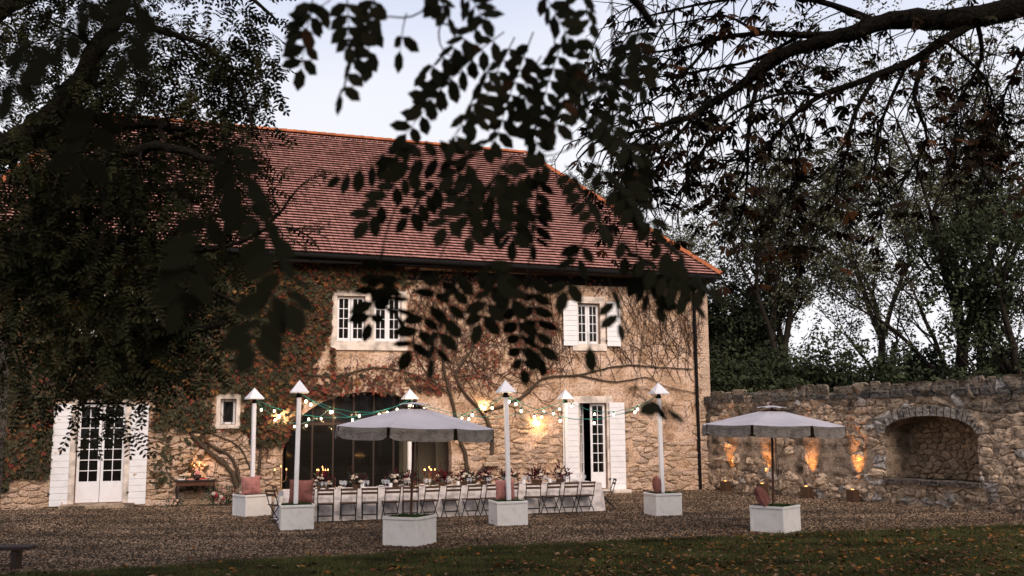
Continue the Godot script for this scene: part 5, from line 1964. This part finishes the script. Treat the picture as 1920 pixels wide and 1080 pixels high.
func flowers(label: String, x: float, z: float, s: int, size: float, wine: float, tall: float) -> void:
	var g = RandomNumberGenerator.new()
	g.seed = s
	var t = thing("flower_arrangement", label, "flowers", table_x * Vector3(x, 0.762, z), g.randf() * TAU, "flower arrangements along the table")
	var b = MB.new()
	b.bevel(Vector3(-0.13, 0, -0.08), Vector3(0.13, 0.09, 0.08), 0.012)
	part("wooden_box", b, M.slat_wood, t)
	b = MB.new()
	for i in 190:
		var o = Vector3(g.randfn(0, 0.42), absf(g.randfn(0.42, 0.30)), g.randfn(0, 0.38)) * size
		o.y += 0.09
		var d = (o - Vector3(0, 0.06, 0)).normalized()
		var n = Vector3(g.randf_range(-1, 1), 0.7, g.randf_range(-1, 1)).normalized()
		n = (n - d * n.dot(d)).normalized()
		b.col = Color(0.06, 0.010, 0.016) * g.randf_range(0.6, 1.6) if g.randf() < wine else Color(0.028, 0.042, 0.028) * g.randf_range(0.6, 1.5)
		leaflet(b, o, d, n, g.randf_range(0.06, 0.12), g.randf_range(0.028, 0.05))
	for i in 6:
		var a = g.randf() * TAU
		var top = Vector3(cos(a) * 0.5 * size, size * tall * g.randf_range(0.8, 1.25), sin(a) * 0.4 * size)
		b.col = Color(0.05, 0.012, 0.014)
		b.tube([Vector3(0, 0.08, 0), top * 0.6, top], [0.004, 0.003, 0.002], 3, false)
		for k in 10:
			b.ball(top * (0.62 + 0.045 * k), Vector3.ONE * g.randf_range(0.010, 0.017), 4, 3)
	part("foliage", b, M.petal, t).set_meta("kind", "stuff")
	for i in 12:
		var a = g.randf() * TAU
		var e = g.randf_range(0.1, 1.3)
		var o = Vector3(cos(a) * cos(e) * size * 0.8, 0.10 + sin(e) * size * 0.9, sin(a) * cos(e) * size * 0.65)
		var q = MB.new()
		var r = g.randf_range(0.038, 0.06)
		var c = Color(0.66, 0.56, 0.46) if g.randf() < 0.68 else (Color(0.10, 0.012, 0.018) if g.randf() < 0.5 else Color(0.5, 0.30, 0.24))
		for ring in 3:
			for k in 5:
				var an = TAU * (k + ring * 0.5) / 5.0
				q.col = c * (1.0 - 0.08 * ring)
				q.ball(Vector3(cos(an) * r * 0.35 * ring, r * (0.35 - 0.2 * ring), sin(an) * r * 0.35 * ring), Vector3(r * 0.6, r * 0.55, r * 0.6), 5, 3)
		part("rose", q, M.petal, t, o)

func taper_candle(label: String, p: Vector3, lit: bool) -> void:
	var t = thing("taper_candle", label, "candle", p, 0.0, "tall burgundy candles along the table")
	var b = MB.new()
	b.lathe([[0.035, 0.0], [0.035, 0.006], [0.012, 0.012], [0.013, 0.05], [0.017, 0.06], [0.0, 0.061]], 10)
	part("holder", b, M.brass, t)
	b = MB.new()
	b.lathe([[0.0125, 0.05], [0.0115, 0.29], [0.0, 0.295]], 8)
	part("candle", b, M.burgundy_wax, t)
	if lit: flame(t, Vector3(0, 0.30, 0))

func flame(t: Node3D, p: Vector3) -> void:
	var b = MB.new()
	b.lathe([[0.002, 0.0], [0.011, 0.014], [0.008, 0.03], [0.0015, 0.052]], 8)
	part("candle_flame", b, M.candle_flame, t, p)
	var l = OmniLight3D.new()
	l.name = "candle_light"
	t.add_child(l, true)
	l.position = p + Vector3(0, 0.02, 0)
	l.light_color = Color(1.0, 0.72, 0.4)
	l.light_energy = 0.014
	l.light_size = 0.012
	l.omni_range = 6.0
	l.omni_attenuation = 2.0
	l.shadow_enabled = true

func candelabra(label: String, p: Vector3, arms: int, turn: float, height: float, wax: Material) -> void:
	var t = thing("candelabra", label, "candelabra", p, turn)
	var b = MB.new()
	var h = height
	b.lathe([[0.075, 0.0], [0.07, 0.012], [0.02, 0.03], [0.012, 0.06], [0.02, h * 0.4], [0.011, h * 0.45], [0.011, h], [0.022, h + 0.01], [0.0, h + 0.012]], 10)
	part("stem", b, M.brass, t)
	var tops = [Vector3(0, h, 0)]
	for i in arms - 1:
		var a = TAU * i / (arms - 1) if arms > 4 else PI * i + 0.2 * i
		var d = Vector3(cos(a), 0, sin(a) * 0.7)
		b = MB.new()
		b.tube([Vector3(0, h * 0.55, 0), d * 0.07 + Vector3(0, h * 0.5, 0), d * 0.13 + Vector3(0, h * 0.58, 0), d * 0.15 + Vector3(0, h * 0.8, 0)], [0.008, 0.007, 0.006, 0.006], 6)
		b.lathe([[0.004, 0.0], [0.02, 0.012], [0.0, 0.013]], 8, d * 0.15 + Vector3(0, h * 0.8, 0))
		part("arm", b, M.brass, t)
		tops.append(d * 0.15 + Vector3(0, h * 0.8, 0))
	for q in tops:
		b = MB.new()
		b.lathe([[0.0125, 0.0], [0.0115, 0.15], [0.0, 0.155]], 8)
		part("candle", b, wax, t, q + Vector3(0, 0.011, 0))
		flame(t, q + Vector3(0, 0.165, 0))

func dinner_table() -> void:
	var len = 8.45
	var dep = 1.05
	var H = 0.755
	var turn = table_x.basis.get_euler().y
	var o = table_x.origin
	var t = thing("dining_table", "very long banquet table standing in the gravel before the arch", "table", o, turn)
	var b = MB.new()
	b.bevel(Vector3(0.02, H - 0.04, -dep + 0.02), Vector3(len - 0.02, H - 0.008, -0.02), 0.006)
	part("tabletop", b, M.slat_wood, t)
	for x in [0.2, 2.8, 5.6, len - 0.2]:
		for z in [-0.15, -dep + 0.15]:
			b = MB.new()
			b.bevel(Vector3(x - 0.03, 0, z - 0.03), Vector3(x + 0.03, H - 0.041, z + 0.03), 0.005)
			part("leg", b, M.slat_wood, t)
	# cloth: top and a skirt in soft folds down to the gravel
	b = MB.new()
	var loop = []
	var nx = 150
	var nz = 20
	for i in nx: loop.append([Vector3(len * i / nx, 0, 0), Vector3(0, 0, 1)])
	for i in nz: loop.append([Vector3(len, 0, -dep * i / nz), Vector3(1, 0, 0)])
	for i in nx: loop.append([Vector3(len - len * i / nx, 0, -dep), Vector3(0, 0, -1)])
	for i in nz: loop.append([Vector3(0, 0, -dep + dep * i / nz), Vector3(-1, 0, 0)])
	var g = FastNoiseLite.new()
	g.seed = 8
	g.frequency = 1.4
	var rows = 8
	var n = loop.size()
	for j in rows + 1:
		var k = float(j) / rows
		for i in n:
			var q: Vector3 = loop[i][0]
			var f = g.get_noise_2d(q.x * 1.6 + q.z * 3.0, k * 0.4)
			var cor = 0.0
			for c in [Vector3(0, 0, 0), Vector3(len, 0, 0), Vector3(len, 0, -dep), Vector3(0, 0, -dep)]:
				cor = maxf(cor, 1.0 - q.distance_to(c) * 2.2)
			var outw: Vector3 = loop[i][1]
			if cor > 0: outw = (outw + (q - Vector3(len / 2, 0, -dep / 2)).sign() * cor * 0.8).normalized()
			b.p(q + Vector3(0, lerpf(H, 0.015, k), 0) + outw * (0.008 + k * (0.07 + 0.09 * f) + cor * k * 0.10 + k * 0.012 * sin(q.x * 14.0 + q.z * 9.0)))
	for j in rows:
		for i in n:
			var a = j * n + i
			var c = j * n + (i + 1) % n
			b.t(a, a + n, c + n); b.t(a, c + n, c)
	b.quad(Vector3(0, H, 0), Vector3(len, H, 0), Vector3(len, H, -dep), Vector3(0, H, -dep))
	var cloth = part("tablecloth", b, M.linen, self, o, turn)
	tag(cloth, "pale linen cloth falling to the gravel over the long table", "tablecloth")
	# chairs along the front
	var c0 = bistro_chair()
	var px = [574, 613, 656, 696, 736, 773, 809, 850, 888, 923, 960, 1003, 1038, 1071, 1103]
	var say = ["beside the dark rose cushion", "second from the cushion end", "third from the cushion end", "fourth from the cushion end", "above the parasol planter's left corner", "crossed by the dark parasol pole",
		"just right of the parasol pole", "second to the right of the parasol pole", "third to the right of the parasol pole", "just left of the middle post and cushion", "half covered by the middle post and rosy cushion", "just right of the middle post", "third from the door end of the row", "second from the door end of the row", "last of the row at the door end"]
	for i in 15:
		var q = on_plane(px[i], 930.0 - i * 1.2, table_x, 0.50)
		var p = table_x * Vector3(q.x, 0, 0.29 + rng.randf_range(-0.04, 0.03))
		var r = turn + rng.randf_range(-0.2, 0.2)
		var c = c0 if i == 0 else copy(c0, "", p, r)
		c.position = p
		c.rotation.y = r
		c.set_meta("label", "folding wooden chair facing the cloth, " + say[i])
	copy(c0, "folding wooden chair at the table's head beside the door shutter", table_x * Vector3(len + 0.42, 0, -0.55), turn + PI / 2 - 0.25)
	copy(c0, "folding black chair seen from the side between the two cushioned planters", table_x * Vector3(on_plane(521, 940, table_x, 0.1).x, 0, 0.1), turn - PI / 2 + 0.5)
	copy(c0, "folding chair at the table's far corner before the arch, candles on its seat", table_x * Vector3(on_plane(531, 905, table_x, -1.3).x, 0, -1.3), turn - PI / 2 - 0.3)
	for i in 2:
		b = MB.new()
		b.lathe([[0.05, 0.0], [0.05, 0.14 + 0.04 * i], [0.0, 0.142 + 0.04 * i]], 12)
		tag(part("pillar_candle", b, M.white_wax, self, table_x * Vector3(on_plane(521, 940, table_x, 0.1).x - 0.05 + 0.12 * i, 0.471, 0.06 + 0.06 * i)), ["short white pillar candle on the side-on chair", "taller white pillar candle on the side-on chair"][i], "candle")
	# settings on both sides
	var gm = wine_glass()
	var pm = MB.new()
	pm.lathe([[0.09, 0.0], [0.14, 0.014], [0.14, 0.018], [0.085, 0.007], [0.0, 0.006]], 18)
	var plate = pm.mesh()
	pm = MB.new()
	pm.cbox(Vector3(0, 0.03, 0), Vector3(0.09, 0.045, 0.14))
	var napkin = MB.new()
	napkin.bevel(Vector3(-0.05, 0, -0.10), Vector3(0.05, 0.022, 0.10), 0.009)
	var nk = napkin.mesh()
	var nth = ["first", "second", "third", "fourth", "fifth", "sixth", "seventh", "eighth", "ninth", "tenth", "eleventh", "twelfth", "thirteenth", "fourteenth", "last"]
	for i in 15:
		for s in 2:
			var x = 0.40 + i * 0.545 + rng.randf_range(-0.03, 0.03)
			var z = -0.17 if s == 0 else -dep + 0.17
			var side = "chair side" if s == 0 else "house side"
			tag(put("plate", plate, M.china, self, table_x * Vector3(x, H + 0.001, z)), "white dinner plate of the %s setting from the cushion end, %s" % [nth[i], side], "plate", "plates on the %s of the table" % side)
			tag(put("napkin", nk, M.linen, self, table_x * Vector3(x, H + 0.02, z), turn + rng.randf_range(-0.2, 0.2)), "folded pale napkin on the %s plate from the cushion end, %s" % [nth[i], side], "napkin", "napkins on the %s plates" % side)
			for k in 2:
				var zz = z + (-0.20 if s == 0 else 0.20)
				tag(put("wine_glass", gm, M.glass, self, table_x * Vector3(x + 0.10 - 0.10 * k + rng.randf_range(-0.015, 0.015), H + 0.002, zz + rng.randf_range(-0.03, 0.03))), "wine glass at the %s setting from the cushion end, %s, %s" % [nth[i], side, ["doorward one", "cushionward one"][k]], "glass", "wine glasses on the %s" % side)
	var fx = [[606, "candle-topped arrangement nearest the table's cushion end"], [669, "arrangement of cream roses, second from the cushion end"], [740, "arrangement between the second cream roses and the parasol pole"], [768, "pinkish arrangement half behind the parasol pole"], [832, "tall wine-red arrangement beside the table candelabra"], [874, "low arrangement before the bent vine stem"],
		[911, "arrangement in front of the corbel stone"], [953, "arrangement crossed by the white post in the row's middle"], [1006, "spiky wine-red arrangement in front of bare stone wall"], [1051, "wine-red arrangement closest to the white door shutter"]]
	for i in 10:
		var q = on_plane(fx[i][0], 890.0, table_x, -0.6)
		flowers("table " + fx[i][1], q.x, -0.58, 200 + i * 7, [0.27, 0.27, 0.25, 0.28, 0.29, 0.25, 0.27, 0.25, 0.28, 0.28][i], [0.5, 0.35, 0.3, 0.5, 0.75, 0.4, 0.8, 0.5, 0.85, 0.8][i], [1.0, 1.1, 1.2, 1.2, 1.7, 1.0, 1.2, 1.1, 1.7, 1.6][i])
	var tq = on_plane(806, 890, table_x, -0.55)
	candelabra("brass candelabra with lit candles on the table between two arrangements", table_x * Vector3(tq.x, H + 0.002, -0.62), 6, 0.2, 0.30, M.burgundy_wax)
	tq = on_plane(607, 880, table_x, -0.55)
	candelabra("brass candelabra of lit candles rising out of the first arrangement", table_x * Vector3(tq.x, H + 0.002, -0.80), 6, 0.5, 0.36, M.burgundy_wax)
	candelabra("tall standing candelabra with lit dark candles behind the dark rose cushion", table_x * Vector3(-0.02, H + 0.002, -0.80), 4, 0.6, 0.40, M.burgundy_wax)
	var cx = [[628, 0], [722, 0], [838, 0], [862, 1], [900, 0], [972, 1], [989, 0], [1026, 0], [1069, 1]]
	var cs = ["after the first arrangement", "left of the parasol pole", "by the tall wine-red arrangement", "before the low arrangement", "before the corbel stone", "just right of the middle post", "left of the spiky arrangement", "between the two wine-red arrangements", "next to the door shutter"]
	for i in 9:
		var q = on_plane(cx[i][0], 895.0, table_x, -0.5)
		taper_candle("tall burgundy taper candle on the table, " + cs[i], table_x * Vector3(q.x, H + 0.002, -0.42 - 0.06 * (i % 3)), false)
	var jx = [[571, 0], [679, 1], [732, 2], [858, 3], [936, 4], [981, 5], [1030, 6]]
	var js = ["at the cushion end", "under the cream roses", "left of the parasol pole", "before the vine stem", "left of the middle post", "right of the middle post", "between the last two arrangements"]
	for i in 7:
		var q = on_plane(jx[i][0], 897.0, table_x, -0.4)
		b = MB.new()
		b.lathe([[0.045, 0.0], [0.05, 0.12], [0.047, 0.12], [0.042, 0.01], [0.0, 0.01]], 12)
		b.lathe([[0.038, 0.011], [0.038, 0.08], [0.0, 0.08]], 10)
		tag(part("candle_jar", b, M.china, self, table_x * Vector3(q.x, H + 0.002, -0.36)), "white candle jar on the table, " + js[i], "candle", "white candle jars along the table")

# ---------- strings of bulbs
func string_lights() -> void:
	var P = {
		"a": Vector3(-7.03, 3.08, -27.25), "b": Vector3(-5.06, 3.12, -23.64), "c": Vector3(-0.18, 3.08, -24.2), "d": Vector3(3.83, 3.08, -26.35),
		"e": Vector3(-3.05, 3.09, -29.6), "f": Vector3(1.64, 3.09, -31.2), "g": house_x * Vector3(5.15, 2.75, 0.05), "h": house_x * Vector3(6.9, 2.9, -0.4), "i": house_x * Vector3(12.0, 2.95, 0.06), "j": house_x * Vector3(13.9, 2.45, 0.06),
	}
	var runs = [
		["a", "e", 0.50, "string of bulbs from the leftmost post to the post behind the table"], ["a", "h", 0.55, "string of bulbs from the leftmost post into the arch"], ["b", "c", 0.75, "string of bulbs from the cushion-end post passing behind the parasol"], ["b", "e", 0.40, "string of bulbs from the cushion-end post towards the arch"],
		["e", "c", 0.55, "string of bulbs from the post behind the parasol to the post in the row's middle"], ["e", "f", 0.50, "string of bulbs between the two posts behind the table"], ["c", "f", 0.45, "string of bulbs from the middle post to the door-side post"],
		["c", "d", 0.62, "string of bulbs from the middle post to the lone gravel post"], ["f", "d", 0.40, "string of bulbs from the door-side post to the lone gravel post"],
	]
	var sock = MB.new()
	sock.lathe([[0.012, -0.05], [0.017, -0.045], [0.017, 0.0], [0.006, 0.012]], 8)
	var sm = sock.mesh()
	var bulb = MB.new()
	bulb.lathe([[0.002, -0.082], [0.020, -0.076], [0.031, -0.056], [0.034, -0.038], [0.028, -0.018], [0.015, 0.0]], 10)
	var bm = bulb.mesh()
	for q in runs:
		var a: Vector3 = P[q[0]]
		var c: Vector3 = P[q[1]]
		var t = thing("string_light", q[3], "string lights", a, 0.0, "strings of festoon bulbs over the yard")
		var n = 26
		var pts = []
		var rad = []
		for i in n + 1:
			var k = float(i) / n
			pts.append(a.lerp(c, k) - a - Vector3(0, q[2] * 4.0 * k * (1.0 - k), 0) + Vector3(0, 0.01 * sin(k * 40.0), 0))
			rad.append(0.0085)
		var b = MB.new()
		b.tube(pts, rad, 5)
		part("wire", b, M.wire, t)
		var l = a.distance_to(c)
		var cnt = int(l / 1.1)
		for i in cnt:
			var k = (i + 0.35 + rng.randf_range(-0.15, 0.15)) / cnt
			var p = a.lerp(c, k) - a - Vector3(0, q[2] * 4.0 * k * (1.0 - k), 0)
			put("socket", sm, M.gutter, t, p - Vector3(0, 0.015, 0))
			put("bulb", bm, M.bulb_glow, t, p - Vector3(0, 0.06, 0)).scale = Vector3.ONE * 0.95
			lamp(t, p - Vector3(0, 0.10, 0), 0.07, 0.03)
	# stronger lamps fixed close to the facade
	var lamps = [[5.28, 2.72, 0.12, "bright wall bulb left of the arch, under the creeper"], [6.95, 2.86, -0.30, "bright bulb hung in the crown of the arch"], [11.98, 2.95, 0.14, "bright wall bulb beside the old vine stem"], [13.86, 2.46, 0.14, "bright wall bulb on bare stone left of the door"]]
	for q in lamps:
		var t = thing("wall_bulb", q[3], "lamp", house_x * Vector3(q[0], q[1], q[2]), 0.0, "brighter bulbs near the facade")
		var o = put("bulb", bm, M.bulb_glow, t)
		o.scale = Vector3.ONE * 1.5
		put("socket", sm, M.gutter, t, Vector3(0, 0.05, 0)).scale = Vector3.ONE * 1.5
		lamp(t, Vector3(0, -0.05, 0), 0.30, 0.045)

func lamp(t: Node3D, p: Vector3, e: float, s: float) -> void:
	var l = OmniLight3D.new()
	l.name = "bulb_light"
	t.add_child(l, true)
	l.position = p
	l.light_color = Color(1.0, 0.83, 0.60)
	l.light_energy = e
	l.light_size = s * 0.6
	l.omni_range = 30.0
	l.omni_attenuation = 2.0
	l.shadow_enabled = true

# ---------- the sweets table and flowers under the vine
func sweets_corner() -> void:
	var turn = house_x.basis.get_euler().y
	var g0 = on_ground(366, 947)
	var lp = house_x.affine_inverse() * g0
	var p = house_x * Vector3(lp.x, 0, maxf(lp.z, 0.45))
	var t = thing("console_table", "small antique red-brown console table with curved legs under the thick vine", "table", p, turn + 0.1)
	var b = MB.new()
	b.bevel(Vector3(-0.60, 0.73, -0.27), Vector3(0.60, 0.765, 0.27), 0.008)
	part("tabletop", b, M.dark_wood, t)
	b = MB.new()
	b.bevel(Vector3(-0.55, 0.60, -0.23), Vector3(0.55, 0.729, 0.23), 0.006)
	part("apron", b, M.console_wood, t)
	for x in [-1, 1]:
		for z in [-1, 1]:
			b = MB.new()
			b.tube([Vector3(x * 0.51, 0.60, z * 0.2), Vector3(x * 0.55, 0.48, z * 0.22), Vector3(x * 0.53, 0.28, z * 0.21), Vector3(x * 0.51, 0.12, z * 0.20), Vector3(x * 0.55, 0.0, z * 0.23)], [0.035, 0.035, 0.024, 0.018, 0.026], 7)
			part("leg", b, M.dark_wood, t)
	var x0 = Transform3D(Basis(Vector3.UP, turn + 0.1), p)
	candelabra("brass candelabra with lit candles on the sweets table", x0 * Vector3(0.10, 0.767, -0.14), 5, turn, 0.30, M.burgundy_wax)
	# cake
	var ck = thing("cake", "dark cake topped with a pink and white swirl on the sweets table", "cake", x0 * Vector3(0.03, 0.767, 0.02))
	b = MB.new()
	b.lathe([[0.06, 0.0], [0.05, 0.01], [0.02, 0.03], [0.02, 0.05], [0.15, 0.06], [0.15, 0.07], [0.0, 0.071]], 14)
	part("cake_stand", b, M.dark_wood, ck)
	b = MB.new()
	b.lathe([[0.12, 0.072], [0.125, 0.085], [0.12, 0.15], [0.0, 0.152]], 14)
	part("sponge", b, M.dark_wood, ck)
	b = MB.new()
	for i in 40:
		var a = i * 0.8
		var k = i / 40.0
		b.col = Color(0.55, 0.10, 0.10) if i % 3 else Color(0.7, 0.55, 0.5)
		b.ball(Vector3(cos(a) * 0.085 * (1.0 - k), 0.165 + k * 0.13, sin(a) * 0.085 * (1.0 - k)), Vector3(0.026, 0.02, 0.026), 6, 4)
	part("icing", b, M.food, ck)
	var tones = [[Color(0.68, 0.62, 0.55), "plate of white meringues at the table's left corner"], [Color(0.62, 0.25, 0.18), "plate of salmon-pink macarons in front of the cake"], [Color(0.45, 0.02, 0.02), "dish of bright red berries right of the cake"], [Color(0.66, 0.55, 0.42), "raised plate of pale sweets behind the meringues"], [Color(0.10, 0.04, 0.025), "plate of dark pastries at the table's right corner"]]
	var sp = [Vector3(-0.42, 0, 0.10), Vector3(-0.16, 0, 0.15), Vector3(0.20, 0, 0.14), Vector3(-0.36, 0.11, -0.12), Vector3(0.42, 0.06, -0.02)]
	for i in 5:
		var d = thing("sweets_plate", "%s" % tones[i][1], "sweets", x0 * (Vector3(0, 0.767, 0) + Vector3(sp[i].x, 0, sp[i].z)), 0.0, "plates of sweets on the console table")
		b = MB.new()
		b.lathe([[0.05, 0.0], [0.02, 0.008], [0.016, sp[i].y + 0.004], [0.12, sp[i].y + 0.012], [0.0, sp[i].y + 0.014]], 14)
		part("dish", b, M.gutter if i == 3 else M.china, d)
		b = MB.new()
		for k in 11:
			var a = k * 2.4
			b.col = tones[i][0] * rng.randf_range(0.8, 1.15)
			b.ball(Vector3(cos(a) * 0.028 * sqrt(k) * 1.1, sp[i].y + 0.03, sin(a) * 0.028 * sqrt(k) * 1.1), Vector3(0.024, 0.02, 0.024), 6, 4)
		part("sweets", b, M.food, d).set_meta("kind", "stuff")
	# flowers on the ground
	var gp = on_ground(424, 948)
	lp = house_x.affine_inverse() * gp
	var q0 = house_x * Vector3(lp.x, 0, maxf(lp.z, 0.5))
	var fl = thing("ground_flowers", "wide arrangement of pampas plumes, roses and greenery between the console table and the planter", "flowers", q0, turn)
	var g = RandomNumberGenerator.new()
	g.seed = 401
	b = MB.new()
	for i in 260:
		var o = Vector3(g.randfn(0.0, 0.28), absf(g.randfn(0.2, 0.2)), g.randfn(0, 0.15))
		var d = (o + Vector3(0, 0.1, 0)).normalized()
		var n = Vector3(g.randf_range(-1, 1), 0.5, 1).normalized()
		n = (n - d * n.dot(d)).normalized()
		b.col = Color(0.035, 0.05, 0.028) * g.randf_range(0.5, 1.6) if g.randf() < 0.8 else Color(0.10, 0.015, 0.02)
		leaflet(b, o, d, n, g.randf_range(0.06, 0.13), g.randf_range(0.025, 0.045))
	part("greenery", b, M.petal, fl).set_meta("kind", "stuff")
	for i in 16:
		b = MB.new()
		var a0 = Vector3(g.randf_range(-0.35, 0.45), g.randf_range(0.2, 0.45), g.randf_range(-0.1, 0.15))
		var dir = Vector3(g.randf_range(-0.9, 0.9), g.randf_range(0.1, 0.9), g.randf_range(-0.1, 0.5)).normalized()
		var c = Color(0.40, 0.30, 0.22) * g.randf_range(0.75, 1.2)
		for k in 26:
			var f = k / 26.0
			var o = a0 + dir * 0.42 * f + Vector3(0, -0.14 * f * f, 0)
			b.col = c * g.randf_range(0.8, 1.2)
			for m in 2:
				var sd = Vector3(g.randf_range(-1, 1), g.randf_range(-1, 0.3), g.randf_range(-1, 1)).normalized()
				leaflet(b, o, (dir + sd * 0.9).normalized(), sd.cross(dir).normalized(), 0.085 * (1.0 - 0.6 * f) + 0.02, 0.018)
		part("pampas_plume", b, M.petal, fl)
	for i in 12:
		b = MB.new()
		var r = g.randf_range(0.035, 0.06)
		var c = [Color(0.62, 0.5, 0.42), Color(0.40, 0.05, 0.07), Color(0.6, 0.35, 0.3)][i % 3]
		for ring in 3:
			for k in 5:
				var an = TAU * (k + ring * 0.5) / 5.0
				b.col = c * (1.0 - 0.1 * ring)
				b.ball(Vector3(cos(an) * r * 0.4 * ring, sin(an) * r * 0.4 * ring, r * (0.4 - 0.2 * ring)), Vector3(r * 0.55, r * 0.55, r * 0.6), 5, 3)
		part("rose", b, M.petal, fl, Vector3(g.randf_range(-0.4, 0.45), g.randf_range(0.1, 0.55), g.randf_range(0.1, 0.25)))
	gp = on_ground(327, 950)
	lp = house_x.affine_inverse() * gp
	var bq = thing("bouquet", "small low bouquet of peach roses on the gravel by the console's leg", "flowers", house_x * Vector3(lp.x, 0, maxf(lp.z, 0.4)), turn)
	b = MB.new()
	for i in 90:
		var o = Vector3(g.randfn(0.0, 0.13), absf(g.randfn(0.12, 0.09)), g.randfn(0, 0.1))
		var d = (o + Vector3(0, 0.02, 0)).normalized()
		var n = Vector3(g.randf_range(-1, 1), 0.5, 1).normalized()
		n = (n - d * n.dot(d)).normalized()
		b.col = Color(0.035, 0.05, 0.035) * g.randf_range(0.5, 1.6)
		leaflet(b, o, d, n, g.randf_range(0.05, 0.09), 0.03)
	part("greenery", b, M.petal, bq).set_meta("kind", "stuff")
	for i in 5:
		b = MB.new()
		b.col = Color(0.6, 0.38, 0.28) * g.randf_range(0.85, 1.15)
		for k in 6:
			b.ball(Vector3(cos(k * 1.05) * 0.02, sin(k * 1.05) * 0.02, 0.01 * (k % 2)), Vector3.ONE * 0.026, 5, 3)
		part("rose", b, M.petal, bq, Vector3(-0.12 + 0.05 * i, 0.10 + 0.09 * (i % 3), 0.15))
